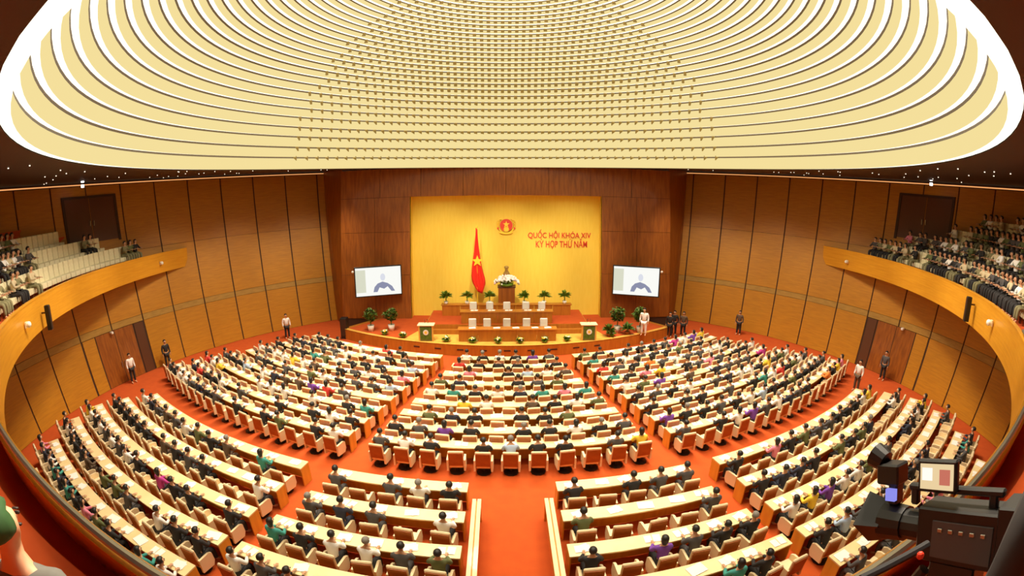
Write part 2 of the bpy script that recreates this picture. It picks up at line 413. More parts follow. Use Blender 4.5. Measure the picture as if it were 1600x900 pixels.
# stepped balcony floor: front strip and four risers following the parapet, clipped by the wall
STEP_D, STEP_H, BF = 0.95, 0.72, 6.72                   # rows of the balcony: depth, rise, first level
def step_z(k): return 6.30 if k == 0 else BF + STEP_H * (k - 1)
def step_e(k): return 0.14 if k == 0 else 0.62 + STEP_D * (k - 1)
def wall_gap(a, z):                                      # distance from parapet to wall along the outward normal
    t = 0.0
    while t < 12:
        x, y = (BR + t) * sin(a), BY - (BR + t) * cos(a)
        if hypot(x, y - HY) > HR + LEAN * z - 0.05: return t
        t += 0.05
    return t
fb = None
for k in range(6):
    z = step_z(k)
    d0, d1 = step_e(k), step_e(k + 1) if k < 5 else 12.0
    V, F = [], []; N_ = 120
    for q in range(N_ + 1):
        a = -BA + 2 * BA * q / N_
        g = wall_gap(a, z)
        e0, e1 = min(d0, g), min(d1, g)
        for e, zz in ((e0, z), (e1, z), (e0, BZ0 if k == 0 else step_z(k - 1))):
            V.append(((BR + e) * sin(a), BY - (BR + e) * cos(a), zz))
    wd = [hypot(V[3 * q + 1][0] - V[3 * q][0], V[3 * q + 1][1] - V[3 * q][1]) for q in range(N_ + 1)]
    for q in range(N_):
        b = 3 * q
        if wd[q] < 0.03 and wd[q + 1] < 0.03: continue
        F.append((b, b + 1, b + 4, b + 3)); F.append((b + 2, b, b + 3, b + 5))
    o = link('floor_balcony' if fb is None else 'step', raw(V, F), fb, M['carpet'])
    if fb is None:
        fb = o; tag(fb, 'red carpeted stepped balcony floor behind the parapet', kind='structure')
V, F = [], []; N_ = 120                                   # underside of the balcony
for q in range(N_ + 1):
    a = -BA + 2 * BA * q / N_; g = wall_gap(a, BZ0)
    for e in (0, g): V.append(((BR + e) * sin(a), BY - (BR + e) * cos(a), BZ0))
for q in range(N_): F.append((2 * q, 2 * q + 1, 2 * q + 3, 2 * q + 2))
link('underside', raw(V, F), fb, M['wall'])

for s, nme, px0, px1, num in ((-1, 'left', 100, 178, 3), (1, 'right', 1408, 1488, 4)):
    phs = []
    for px in (px0, px1):
        d_ = ray(px, 325); tt = 5.0
        while True:
            q = CAMP + d_ * tt
            if hypot(q.x, q.y - HY) > HR + LEAN * q.z: break
            tt += 0.02
        phs.append(abs(atan2(q.x, q.y - HY)))
    a0, a1 = sorted(phs)
    d = empty('door_%d' % num); tag(d, 'dark wooden double door high in the %s wall behind the balcony' % nme, kind='structure')
    am = (a0 + a1) / 2
    for b0, b1 in ((a0, am - 0.001), (am + 0.001, a1)): link('door_leaf', wall_panel(s, b0, b1, 8.3, 10.9, t0=0.03, t1=0.06), d, M['dark'])
    for b0, b1, z0, z1 in ((a0 - 0.008, a0, 8.2, 11.0), (a1, a1 + 0.008, 8.2, 11.0), (a0 - 0.008, a1 + 0.008, 10.9, 11.05)):
        link('door_frame', wall_panel(s, b0, b1, z0, z1, t0=0.03, t1=0.10), d, M['joint'])
    for b in (am - 0.006, am + 0.006):
        p = wall_pt(b, 9.4, 0.10); link('door_handle', boxm((s * p[0], p[1], 9.4), (0.05, 0.05, 0.3)), d, M['metal'])

# ================================================================== SEATING
ORD = ['zeroth', 'first', 'second', 'third', 'fourth', 'fifth', 'sixth', 'seventh', 'eighth', 'ninth', 'tenth', 'eleventh', 'twelfth', 'thirteenth',
       'fourteenth', 'fifteenth', 'sixteenth', 'seventeenth', 'eighteenth', 'nineteenth', 'twentieth', 'twenty-first', 'twenty-second', 'twenty-third', 'twenty-fourth', 'twenty-fifth', 'twenty-sixth', 'twenty-seventh', 'twenty-eighth', 'twenty-ninth'] + [t + u for t in ('thirtieth', 'fortieth', 'fiftieth') for u in ('', ' plus one', ' plus two', ' plus three', ' plus four', ' plus five', ' plus six', ' plus seven', ' plus eight', ' plus nine')]
# ---- armchair prototype
def chair_parts():
    P = {}
    bm = bmesh.new(); lathe(bm, [(0.27, 0.0), (0.27, 0.04), (0.06, 0.07), (0.05, 0.30)], 10); P['base'] = (mesh_of(bm), 'black')
    P['seat'] = (boxm((0, 0.03, 0.37), (0.50, 0.52, 0.16), bev=0.03), 'cream')
    P['backrest'] = (boxm((0, -0.24, 0.71), (0.55, 0.09, 0.62), rx=0.10, bev=0.03), 'cream')
    P['back_panel'] = (boxm((0, -0.296, 0.69), (0.50, 0.03, 0.54), rx=0.10), 'brown')
    for s in (-1, 1):
        bm = bmesh.new(); vs = []
        for x in (s * 0.265, s * 0.335):
            vs.append([bm.verts.new((x, yy, zz)) for yy, zz in ((-0.27, 0.20), (0.20, 0.16), (0.29, 0.30), (0.27, 0.58), (0.16, 0.64), (-0.26, 0.64))])
        bm.faces.new(vs[0]); bm.faces.new(vs[1][::-1])
        for k in range(6): bm.faces.new((vs[0][k], vs[0][(k + 1) % 6], vs[1][(k + 1) % 6], vs[1][k]))
        P['armrest%d' % s] = (mesh_of(bm), 'cream')
    for nme, (me, mm) in P.items(): me.materials.append(M[mm])
    return P
CH = chair_parts()
def place_chair(p, rz, label, group):
    t = empty('armchair', p, rz); tag(t, label, 'armchair', group)
    for nme, (me, mm) in CH.items():
        link('armrest' if nme.startswith('armrest') else nme, me, t)
    return t

# ---- merged ("stuff") builder for everything past the nearest 300
class Merge:
    def __init__(self): self.v, self.f, self.m, self.mats = [], [], [], []
    def add(self, me, p, rz, mats):
        c, s = cos(rz), sin(rz); o = len(self.v)
        self.v += [(p[0] + v.co.x * c - v.co.y * s, p[1] + v.co.x * s + v.co.y * c, p[2] + v.co.z) for v in me.vertices]
        idx = []
        for mm in mats:
            if mm not in self.mats: self.mats.append(mm)
            idx.append(self.mats.index(mm))
        for q in me.polygons:
            self.f.append([o + i for i in q.vertices]); self.m.append(idx[min(q.material_index, len(idx) - 1)])
    def build(self, name, smooth=True):
        me = raw(self.v, self.f, smooth)
        for mm in self.mats: me.materials.append(M[mm])
        me.polygons.foreach_set('material_index', self.m)
        return link(name, me)

# ---- people: skinned skeletons
def skin_mesh(verts, edges, sub=1, root=0):
    me = bpy.data.meshes.new('skeleton'); me.from_pydata([v[:3] for v in verts], edges, [])
    o = bpy.data.objects.new('skeleton', me); COL.objects.link(o)
    md = o.modifiers.new('skin', 'SKIN'); md.branch_smoothing = 0.6; md.use_smooth_shade = True
    if not me.skin_vertices:
        bpy.context.view_layer.objects.active = o
        bpy.ops.mesh.customdata_skin_add()
    for i, v in enumerate(verts):
        r = v[3] if isinstance(v[3], tuple) else (v[3], v[3])
        me.skin_vertices[0].data[i].radius = r
        me.skin_vertices[0].data[i].use_root = (i == root)
    if sub: o.modifiers.new('sub', 'SUBSURF').levels = sub
    dg = bpy.context.evaluated_depsgraph_get()
    out = bpy.data.meshes.new_from_object(o.evaluated_get(dg))
    bpy.data.objects.remove(o)
    for p in out.polygons: p.use_smooth = True
    return out
def join_meshes(parts, mats):
    V, F, MI = [], [], []
    for k, me in enumerate(parts):
        o = len(V); V += [tuple(v.co) for v in me.vertices]
        for p in me.polygons: F.append([o + i for i in p.vertices]); MI.append(k if k < len(mats) else len(mats) - 1)
    me = raw(V, F, True)
    for m_ in mats: me.materials.append(m_)
    me.polygons.foreach_set('material_index', MI)
    return me
def figure(pose, lean=0.0, female=False, sub=1):
    """pose 'sit' or 'stand'; returns body, top, bottom, hair meshes; faces +y, feet on z = 0"""
    sit = pose == 'sit'
    hz = 0.50 if sit else 0.92
    ly = lean
    hip = (0, 0, hz); sp = (0, 0.02 + ly * 0.25, hz + 0.22); ch = (0, 0.03 + ly * 0.7, hz + 0.42); nb = (0, 0.03 + ly, hz + 0.575)
    hd0 = (0, 0.05 + ly * 1.25, hz + 0.625); hd = (0, 0.07 + ly * 1.35, hz + 0.70); ht = (0, 0.06 + ly * 1.4, hz + 0.80)
    B = [hip + ((0.155, 0.12),), sp + ((0.14, 0.105),), ch + ((0.165, 0.115),), nb + (0.065,), hd0 + (0.058,), hd + ((0.080, 0.098),), ht + ((0.070, 0.085),)]
    E = [(0, 1), (1, 2), (2, 3), (3, 4), (4, 5), (5, 6)]
    face = (0, hd[1] + 0.105, hd[2] - 0.015)
    B.append(face + (0.014,)); E.append((5, 7))
    for s in (-1, 1):
        B.append((s * 0.088, hd[1] - 0.005, hd[2] - 0.01, 0.016)); E.append((5, len(B) - 1))
    arms, legs = {}, {}
    for s in (-1, 1):
        k = len(B)
        sh = (s * 0.185, ch[1], hz + 0.50)
        if sit: el, wr = (s * 0.27, 0.16 + ly * 0.5, hz + 0.27), (s * 0.15, 0.38, 0.80)
        else: el, wr = (s * 0.25, -0.02, hz + 0.22), (s * 0.26, 0.06, hz - 0.02)
        d = Vector((-s * 0.1, 0.98, -0.05)).normalized() if sit else Vector((0, 0.12, -0.99)).normalized()
        sd = Vector((1, 0, 0)) if sit else Vector((0, 1, 0))
        w0 = Vector(wr); pm = w0 + d * 0.07
        B += [sh + (0.062,), el + (0.046,), wr + (0.030,), tuple(pm) + ((0.036, 0.022),)]
        E += [(2, k), (k, k + 1), (k + 1, k + 2), (k + 2, k + 3)]
        arms[s] = (k, k + 1, k + 2)
        if sub:
            for q, ln in zip((-1.5, -0.5, 0.5, 1.5), (0.062, 0.075, 0.08, 0.068)):
                b0 = pm + d * 0.028 + sd * q * 0.019; b1 = b0 + d * ln * 0.55 + Vector((0, 0, -0.004)); b2 = b1 + d * ln * 0.45 + Vector((0, 0, -0.018))
                j = len(B); B += [tuple(b0) + (0.0095,), tuple(b1) + (0.009,), tuple(b2) + (0.0075,)]
                E += [(k + 3, j), (j, j + 1), (j + 1, j + 2)]
            tb = w0 + d * 0.03 - sd * s * 0.03; t1 = tb + d * 0.03 - sd * s * 0.028; t2 = t1 + d * 0.03 - sd * s * 0.006
            j = len(B); B += [tuple(tb) + (0.012,), tuple(t1) + (0.0105,), tuple(t2) + (0.009,)]
            E += [(k + 3, j), (j, j + 1), (j + 1, j + 2)]
    for s in (-1, 1):
        k = len(B)
        if sit: L = [(s * 0.095, 0.03, hz - 0.01, 0.088), (s * 0.13, 0.40, 0.50, 0.062), (s * 0.13, 0.40, 0.12, 0.044), (s * 0.13, 0.50, 0.045, 0.042), (s * 0.13, 0.58, 0.035, 0.034)]
        else: L = [(s * 0.095, 0, hz - 0.06, 0.088), (s * 0.11, 0.01, 0.50, 0.060), (s * 0.12, -0.02, 0.10, 0.043), (s * 0.13, 0.07, 0.045, 0.042), (s * 0.14, 0.15, 0.035, 0.034)]
        B += L; E += [(0, k)] + [(k + i, k + i + 1) for i in range(4)]
        legs[s] = k
    body = skin_mesh(B, E, sub)
    if sub:                                              # eyes, brows and mouth
        bm = bmesh.new()
        for s in (-1, 1):
            box(bm, (s * 0.032, hd[1] + 0.088, hd[2] + 0.012), (0.024, 0.014, 0.010)); box(bm, (s * 0.033, hd[1] + 0.088, hd[2] + 0.032), (0.034, 0.012, 0.006))
        box(bm, (0, hd[1] + 0.088, hd[2] - 0.048), (0.045, 0.014, 0.008))
        body = join_meshes([body, mesh_of(bm)], [M['skin'], M['feature']])
    else: body.materials.append(M['skin'])
    gr = lambda v, a, b=None: tuple(v[:3]) + (tuple(x * 1.06 + a for x in (v[3] if isinstance(v[3], tuple) else (v[3], v[3]))),)
    T = [gr(B[0], 0.022), gr(B[1], 0.022), gr(B[2], 0.024), tuple((B[3][0], B[3][1] - 0.005, B[3][2] - 0.05)) + ((0.085, 0.080),)]
    TE = [(0, 1), (1, 2), (2, 3)]
    for s in (-1, 1):
        k = len(T); a, b_, c_ = arms[s]
        T += [gr(B[a], 0.016), gr(B[b_], 0.014), gr(B[c_], 0.014)]; TE += [(2, k), (k, k + 1), (k + 1, k + 2)]
    top = skin_mesh(T, TE, sub)
    Lb = [tuple(B[0][:3]) + ((0.17, 0.135),)]; LE = []
    for s in (-1, 1):
        k = len(Lb); j = legs[s]
        Lb += [gr(B[j], 0.018), gr(B[j + 1], 0.018), gr(B[j + 2], 0.020)]; LE += [(0, k), (k, k + 1), (k + 1, k + 2)]
        kk = len(Lb)
    bot = skin_mesh(Lb, LE, sub)
    bm = bmesh.new()                                     # hair cap
    bmesh.ops.create_uvsphere(bm, u_segments=14 if sub else 8, v_segments=10 if sub else 6, radius=1.0)
    for v in list(bm.verts):
        x, y, z = v.co
        if y > 0.35 and z < 0.42 and not (z > 0.42): v.co.y *= 0.30
        if female and z < 0.0 and y < 0.3: v.co.z = z * 2.1; v.co.y = y * 0.85 - 0.15
        elif z < -0.45: v.co.z = -0.45 + (z + 0.45) * 0.3
    for v in bm.verts:
        v.co = Vector((v.co.x * 0.102, v.co.y * 0.118 + ht[1] - 0.028, v.co.z * 0.105 + hd[2] + 0.045))
    hair = mesh_of(bm, True)
    return dict(body=body, top=top, bottom=bot, hair=hair)
FIG = {}
for key, a in dict(m0=('sit', 0.0, False), m1=('sit', 0.10, False), f0=('sit', 0.02, True), sm=('stand', 0.0, False), sf=('stand', 0.0, True)).items():
    FIG[key] = figure(*a)
FAR = {k: figure(*a, sub=0) for k, a in dict(m0=('sit', 0.02, False), f0=('sit', 0.02, True)).items()}
def slot(o, m_):
    if not o.data.materials: o.data.materials.append(None)
    o.material_slots[0].link = 'OBJECT'; o.material_slots[0].material = M[m_]
TOPNAME = dict(suit_black='jacket', suit_grey='jacket', suit_navy='jacket', suit_brown='jacket', white_shirt='shirt', pale_blue_shirt='shirt', grey_shirt='shirt')
def place_person(key, p, rz, topm, botm, hairm, label, group=None, hairname='hair'):
    f = FIG[key]
    o = link('person', f['body']); o.location = p; o.scale = (1.07, 1.05, 1.04); o.rotation_euler = (0, 0, rz)
    tag(o, label, 'person', group)
    t = link(TOPNAME.get(topm, 'uniform' if 'uniform' in topm else 'dress_top'), f['top'], o); slot(t, topm)
    b = link('trousers', f['bottom'], o); slot(b, botm)
    h = link(hairname, f['hair'], o); slot(h, hairm)
    return o
MEN = [('suit_black', 30, 'black suit'), ('suit_grey', 16, 'grey suit'), ('suit_navy', 12, 'navy suit'), ('suit_brown', 4, 'brown suit'), ('white_shirt', 14, 'white shirt'), ('pale_blue_shirt', 3, 'pale blue shirt'), ('green_uniform', 7, 'green uniform')]
WOMEN = [('pink_dress', 3, 'pink dress'), ('purple_dress', 2, 'purple dress'), ('yellow_dress', 3, 'yellow dress'), ('teal_dress', 3, 'teal dress'), ('red_dress', 2, 'red dress'), ('magenta_dress', 2, 'magenta dress'), ('white_shirt', 4, 'white blouse'), ('orange_dress', 1, 'orange dress')]
def pick(rnd):
    if rnd.random() < 0.78: L, key = MEN, rnd.choice(['m0', 'm1'])
    else: L, key = WOMEN, 'f0'
    t = rnd.uniform(0, sum(x[1] for x in L))
    for m_, w_, nme in L:
        t -= w_
        if t <= 0: return key, m_, nme
    return key, L[0][0], L[0][2]

# ---- blocks of curved desks: (name, front?, list of (r, a0, a1))
rowsF = [22.5 + 1.165 * i for i in range(9)]
rowsR = [34.5 + 1.5 * i for i in range(6)]
def ang(x, r): return math.asin(x / r)
BLOCKS = []
BLOCKS.append(('front centre', [(r, -ang(2.62 + (r - 22.5) * 0.272, r), ang(2.62 + (r - 22.5) * 0.272, r)) for r in rowsF], 0.62))
inner = lambda r: ang(3.63 + (r - 22.4) * 0.262, r)
outer = lambda r: radians(34.6 + (r - 22.5) * 0.34)
BLOCKS.append(('front left', [(r, -outer(r), -inner(r)) for r in rowsF], 0.62))
BLOCKS.append(('front right', [(r, inner(r), outer(r)) for r in rowsF], 0.62))
RO = [31.0, 32.2, 32.6, 31.4, 28.8, 25.9]
BLOCKS.append(('rear left', [(r, -radians(o_), -radians(11.9)) for r, o_ in zip(rowsR, RO)], 0.70))
BLOCKS.append(('rear right', [(r, radians(11.9), radians(o_)) for r, o_ in zip(rowsR, RO)], 0.70))
RC = [10.0, 10.2, 10.75, 11.1]
BLOCKS.append(('rear left-centre', [(r, -radians(o_), -ang(1.38, r)) for r, o_ in zip(rowsR, RC)], 0.70))
BLOCKS.append(('rear right-centre', [(r, ang(1.38, r), radians(o_)) for r, o_ in zip(rowsR, RC)], 0.70))
def on_arc(r, a, z=0.0): return Vector((r * sin(a), SY - r * cos(a), z))
SEATS = []
for bname, rows, cd in BLOCKS:
    for ri, (r, a0, a1) in enumerate(rows):
        d = empty('curved_desk', on_arc(r, (a0 + a1) / 2))
        tag(d, 'long curved pale wood desk, %s row from the stage, %s block' % (ORD[ri + 1], bname), 'desk', 'curved delegate desks')
        off = Matrix.Translation(-Vector(d.location))
        ns = max(4, int((a1 - a0) * r / 0.7))
        def part(nme, prof, b0, b1, m_, nn):
            me = arc_sweep(SY, -1, prof, b0, b1, nn); me.transform(off); link(nme, me, d, M[m_])
        e = 0.045 / r
        part('desktop', [(r - 0.27, 0.72), (r - 0.27, 0.765), (r + 0.23, 0.755), (r + 0.23, 0.71)], a0, a1, 'desk', ns)
        part('front_panel', [(r - 0.25, 0.03), (r - 0.25, 0.72), (r - 0.22, 0.72), (r - 0.22, 0.03)], a0 + e, a1 - e, 'cheek', ns)
        part('end_panel', [(r - 0.27, 0.0), (r - 0.27, 0.72), (r + 0.21, 0.71), (r + 0.21, 0.0)], a0, a0 + e, 'cheek', 1)
        part('end_panel', [(r - 0.27, 0.0), (r - 0.27, 0.72), (r + 0.21, 0.71), (r + 0.21, 0.0)], a1 - e, a1, 'cheek', 1)
        nsx = max(2, round((a1 - a0) * r / 0.93))
        for k in range(nsx):
            a = a0 + (a1 - a0) * (k + 0.5) / nsx
            SEATS.append(dict(block=bname, row=ri + 1, seat=k + 1, r=r, a=a, p=on_arc(r + cd, a), d=(on_arc(r + cd, a, 0.5) - CAMP).length, n=nsx))
SEATS.sort(key=lambda s: s['d'])
rnd = random.Random(21)
# occupied seats and clothing read off the photograph in the nearest rows: (block, row, seat) -> clothing, None = empty
FIX = {('rear left-centre', 1): ['suit_grey', None, 'suit_grey', 'white_shirt', 'suit_black'],
       ('rear left-centre', 2): ['suit_grey', 'suit_navy', 'suit_grey', None, 'white_shirt'],
       ('rear left-centre', 3): ['teal_dress', 'suit_black', 'white_shirt', 'white_shirt', 'suit_grey', 'green_uniform'],
       ('rear left-centre', 4): ['white_shirt', 'suit_grey', 'suit_black', 'suit_black', None, 'suit_black'],
       ('rear right-centre', 1): ['suit_black', None, 'suit_black', 'suit_grey', 'suit_grey'],
       ('rear right-centre', 2): ['green_uniform', None, None, None, 'suit_grey'],
       ('rear right-centre', 3): ['suit_black', None, 'purple_dress', 'suit_grey', 'suit_black', 'suit_black'],
       ('rear right-centre', 4): ['suit_black', 'suit_black', 'suit_black', None, 'teal_dress', 'suit_black']}
NICE = {m_: nme for m_, _, nme in MEN + WOMEN}; NICE['white_shirt'] = 'white shirt'
# ---- papers
bm = bmesh.new(); box(bm, (0, 0, 0.004), (0.42, 0.28, 0.008)); box(bm, (0.08, 0.02, 0.011), (0.22, 0.31, 0.006), rz=0.3); PAPER1 = mesh_of(bm)
bm = bmesh.new(); box(bm, (-0.13, 0, 0.004), (0.21, 0.29, 0.008)); box(bm, (0.12, 0.01, 0.004), (0.22, 0.30, 0.008), rz=-0.1); PAPER2 = mesh_of(bm)
bm = bmesh.new(); box(bm, (0, 0, 0.006), (0.50, 0.34, 0.012)); PAPER3 = mesh_of(bm)
for q in (PAPER1, PAPER2, PAPER3): q.materials.append(M['paper'])
mc, mp_, mq = Merge(), Merge(), Merge()
nch = npp = npa = 0
for s in SEATS:
    where = '%s seat from left, %s row, %s block' % (ORD[s['seat']], ORD[s['row']], s['block'])
    rz = s['a'] + rnd.uniform(-0.10, 0.10)
    fx = FIX.get((s['block'], s['row']))
    if fx is not None:
        top = fx[s['seat'] - 1] if s['seat'] <= len(fx) else None
        key = 'f0' if top and 'dress' in top else rnd.choice(['m0', 'm1']); nme = NICE.get(top, '')
    else:
        occ = rnd.random() < (0.80 if s['block'] != 'front centre' else 0.72)
        key, top, nme = pick(rnd)
        if not occ: top = None
    vis = in_view(s['p'] + Vector((0, 0, 0.6)), 30)
    if not vis: continue
    back = 0.06 if top is None else 0.0
    pc = s['p'] + Vector((sin(s['a']), -cos(s['a']), 0)) * 0.02
    if nch < 300:
        place_chair(pc, rz, 'cream armchair with brown back, ' + where, 'delegate armchairs'); nch += 1
    else:
        for q, (me, mm) in CH.items(): mc.add(me, pc, rz, [mm])
    if top is not None:
        hairm = 'hairgrey' if rnd.random() < 0.10 and key != 'f0' else 'hair'
        botm = 'suit_black' if 'suit' not in top else top
        pz = s['p'] + Vector((-sin(s['a']), cos(s['a']), 0)) * 0.05
        if npp < 300:
            place_person(key, pz, s['a'] + rnd.uniform(-0.12, 0.12), top, botm, hairm, 'delegate in %s, %s' % (nme, where), 'seated delegates'); npp += 1
        else:
            f = FAR['f0' if key == 'f0' else 'm0']; rr = s['a'] + rnd.uniform(-0.15, 0.15)
            mp_.add(f['body'], pz, rr, ['skin']); mp_.add(f['top'], pz, rr, [top]); mp_.add(f['bottom'], pz, rr, [botm]); mp_.add(f['hair'], pz, rr, [hairm])
    if rnd.random() < 0.92:
        pp = on_arc(s['r'] - 0.03, s['a'] + rnd.uniform(-0.10, 0.10) / s['r'], 0.768); q = rnd.choice([PAPER1, PAPER2, PAPER3]); rr = s['a'] + rnd.uniform(-0.25, 0.25)
        if npa < 300:
            o = link('document', q); o.location = pp; o.rotation_euler = (0, 0, rr)
            tag(o, 'white papers on desk at ' + where, 'papers', 'papers on the delegate desks'); npa += 1
        else: mq.add(q, pp, rr, ['paper'])
if mc.v: tag(mc.build('armchair_rows', False), 'far rows of cream armchairs with brown backs near the stage', 'armchairs', kind='stuff')
if mp_.v: tag(mp_.build('seated_crowd'), 'far rows of seated delegates near the stage', 'crowd', kind='stuff')
if mq.v: tag(mq.build('document_scatter', False), 'white papers lying on the far desk rows near the stage', 'papers', kind='stuff')

# ---- low walls beside the rear centre aisle
for s, nme in ((-1, 'left'), (1, 'right')):
    t = empty('aisle_barrier', (s * 1.06, 8.2, 0)); tag(t, 'low pale wood barrier along the %s side of the rear centre aisle' % nme, 'barrier')
    link('panel', boxm((0, 0, 0.42), (0.10, 6.2, 0.84)), t, M['cheek'])
    link('top_rail', boxm((-0.075, 0, 0.87), (0.11, 6.3, 0.06)), t, M['desk'])
    link('top_rail', boxm((0.075, 0, 0.87), (0.11, 6.3, 0.06)), t, M['desk'])
    link('end_post', boxm((0, 3.2, 0.36), (0.22, 0.16, 0.72)), t, M['cheek'])

# ================================================================== STAGE
SZ = 0.73
T2 = 1.30                                               # upper tier of the stage
t = link('stage_tier', boxm((0, 30.9, (0.70 + T2) / 2), (10.6, 3.8, T2 - 0.70)), mat=M['stagewood'])
tag(t, 'raised upper tier of the stage behind the lower desk', kind='structure'); t.name = 'floor_tier'
link('carpet_top', boxm((0, 30.9, T2 + 0.006), (10.5, 3.7, 0.012)), t, M['carpet'])
link('step', boxm((0, 28.85, 0.87), (10.9, 0.30, 0.30)), t, M['stagewood'])
T2 += 0.012
def panel_desk(name, label, x0, x1, y, z0, h, depth, npan, topm='stagewood'):
    e = empty(name, ((x0 + x1) / 2, y, z0)); tag(e, label, 'desk')
    w_ = x1 - x0
    link('desktop', boxm((0, depth / 2, h - 0.03), (w_ + 0.12, depth + 0.1, 0.06)), e, M[topm])
    for k in range(npan):
        pw = w_ / npan
        link('front_panel', boxm((-w_ / 2 + pw * (k + 0.5), 0.02, (h - 0.06) / 2), (pw - 0.03, 0.06, h - 0.06)), e, M['stagewood'])
    for s in (-1, 1): link('end_panel', boxm((s * (w_ / 2 - 0.03), depth / 2 + 0.04, (h - 0.06) / 2), (0.06, depth - 0.08, h - 0.06)), e, M['stagewood'])
    return e
panel_desk('presidium_desk', 'long brown panelled desk on the lower stage', -2.95, 3.0, 27.2, SZ - 0.015, 0.78, 0.62, 5)
panel_desk('presidium_desk', 'long brown panelled desk on the upper tier before the bust', -2.95, 2.95, 29.15, T2, 0.80, 0.62, 5)
panel_desk('plant_counter', 'low brown wooden counter carrying six potted plants', -4.45, 4.45, 31.2, T2, 0.78, 0.5, 7)
# cream presidium chairs
def high_chair(p, label, group):
    e = empty('presidium_chair', p); tag(e, label, 'chair', group); e.rotation_euler = (0, 0, pi)
    link('seat', boxm((0, 0, 0.43), (0.52, 0.5, 0.14), bev=0.03), e, M['cream'])
    link('backrest', boxm((0, -0.26, 0.78), (0.48, 0.10, 0.72), bev=0.04), e, M['white'])
    for s in (-1, 1): link('armrest', boxm((s * 0.29, 0, 0.55), (0.06, 0.46, 0.26), bev=0.02), e, M['brown'])
    bm = bmesh.new(); lathe(bm, [(0.26, 0.0), (0.26, 0.04), (0.05, 0.07), (0.05, 0.37)], 10); link('base', mesh_of(bm), e, M['black'])
for k, px in enumerate((738, 761, 792, 823, 850)):
    q = at_y(px, 508, 28.25); high_chair((q.x, 28.2, SZ - 0.015), 'white high-backed chair behind the lower stage desk, %s from left' % ORD[k + 1], 'chairs at the lower stage desk')
for k, px in enumerate((739, 765, 792, 822, 847)):
    q = at_y(px, 480, 30.2); high_chair((q.x, 30.25, T2), 'white high-backed chair behind the upper stage desk, %s from left' % ORD[k + 1], 'chairs at the upper stage desk')
for k, px in enumerate((738, 776, 806, 836, 856)):       # papers on both desks
    q = at_y(px, 514, 27.5); o = link('document', PAPER1); o.location = (q.x, 27.55, SZ - 0.015 + 0.781); tag(o, 'white papers on the lower stage desk, %s from left' % ORD[k + 1], 'papers', 'papers on the stage desks')
for k, px in enumerate((741, 768, 795, 825, 845)):
    q = at_y(px, 488, 29.4); o = link('document', PAPER2); o.location = (q.x, 29.5, T2 + 0.801); tag(o, 'white papers on the upper stage desk, %s from left' % ORD[k + 1], 'papers', 'papers on the stage desks')

# plants
def leaves(bm, c, R, n, L, rnd, up=0.4, wid=0.12):
    for k in range(n):
        a, b = rnd.uniform(0, 2 * pi), rnd.uniform(-0.2, 1.0) * up + 0.15
        d = Vector((cos(a) * cos(b), sin(a) * cos(b), sin(b) + 0.15)).normalized()
        s_ = d.cross(Vector((0, 0, 1)));  s_ = s_.normalized() if s_.length > 0.01 else Vector((1, 0, 0))
        p0 = Vector(c) + d * R * rnd.uniform(0.0, 0.45); l = L * rnd.uniform(0.7, 1.2)
        p1, p2 = p0 + d * l * 0.5 + Vector((0, 0, 0.05 * l)), p0 + d * l - Vector((0, 0, 0.22 * l))
        v = [bm.verts.new(q) for q in (p0, p1 + s_ * wid * l, p2, p1 - s_ * wid * l)]
        bm.faces.new(v)
def plant(name, p, label, group, potr, poth, stem, R, n, L, potm='white', leafm='leaf', seed=1, up=0.6, ball=False):
    e = empty(name, p); tag(e, label, 'plant', group)
    bm = bmesh.new(); lathe(bm, [(potr * 0.7, 0), (potr, poth), (potr * 0.85, poth), (potr * 0.8, poth - 0.02)], 10); link('pot', mesh_of(bm, True), e, M[potm])
    bm = bmesh.new(); tube(bm, [(0, 0, poth - 0.02), (0.01, 0, poth + stem + 0.05)], 0.035, 6); link('stem', mesh_of(bm), e, M['leafdark'])
    rn = random.Random(seed); bm = bmesh.new()
    if ball:
        for k in range(n):
            a, b = rn.uniform(0, 2 * pi), rn.uniform(-1, 1)
            rr = R * rn.uniform(0.6, 1.0); q = Vector((cos(a) * sqrt(1 - b * b), sin(a) * sqrt(1 - b * b), b * 1.1)) * rr + Vector((0, 0, poth + stem + R))
            leaves(bm, q, 0.02, 3, L, rn, 1.0, 0.35)
    else: leaves(bm, (0, 0, poth + stem), R, n, L, rn, up, 0.16)
    link('foliage', mesh_of(bm), e, M[leafm])
for k, px in enumerate((697, 730, 765, 819, 850, 882)):
    q = at_y(px, 474, 31.45)
    plant('potted_palm', (q.x, 31.45, T2 + 0.78), 'bushy green potted plant on the stage counter, %s from left' % ORD[k + 1], 'potted plants on the stage counter', 0.16, 0.20, 0.32, 0.18, 70, 0.46, seed=k, up=1.3)
for k, (px, py_) in enumerate(((580, 517), (612, 516))):
    q = at_z(px, py_, SZ); plant('potted_shrub', (q.x, q.y, SZ - 0.015), 'round leafy shrub in a white pot, left stage wing, %s from left' % ORD[k + 1], 'potted shrubs at the stage sides', 0.24, 0.42, 0.20, 0.42, 110, 0.22, leafm='leafdark', seed=20 + k, ball=True)
for k, (px, py_) in enumerate(((964, 518), (999, 519))):
    q = at_z(px, py_, SZ); plant('potted_shrub', (q.x, q.y, SZ - 0.015), 'round leafy shrub in a white pot, right stage wing, %s from left' % ORD[k + 1], 'potted shrubs at the stage sides', 0.24, 0.42, 0.25, 0.46, 120, 0.24, leafm='leafdark', seed=30 + k, ball=True)
for k, (px, py_) in enumerate(((980, 522), (951, 525))):
    q = at_z(px, py_, SZ); plant('fern', (q.x, q.y, SZ - 0.015), 'low leafy fern beside the shrubs, right stage wing, %s from left' % ORD[k + 1], 'ferns on the right stage wing', 0.18, 0.22, 0.15, 0.2, 60, 0.5, potm='brown', leafm='leafdark', seed=40 + k, up=1.2)
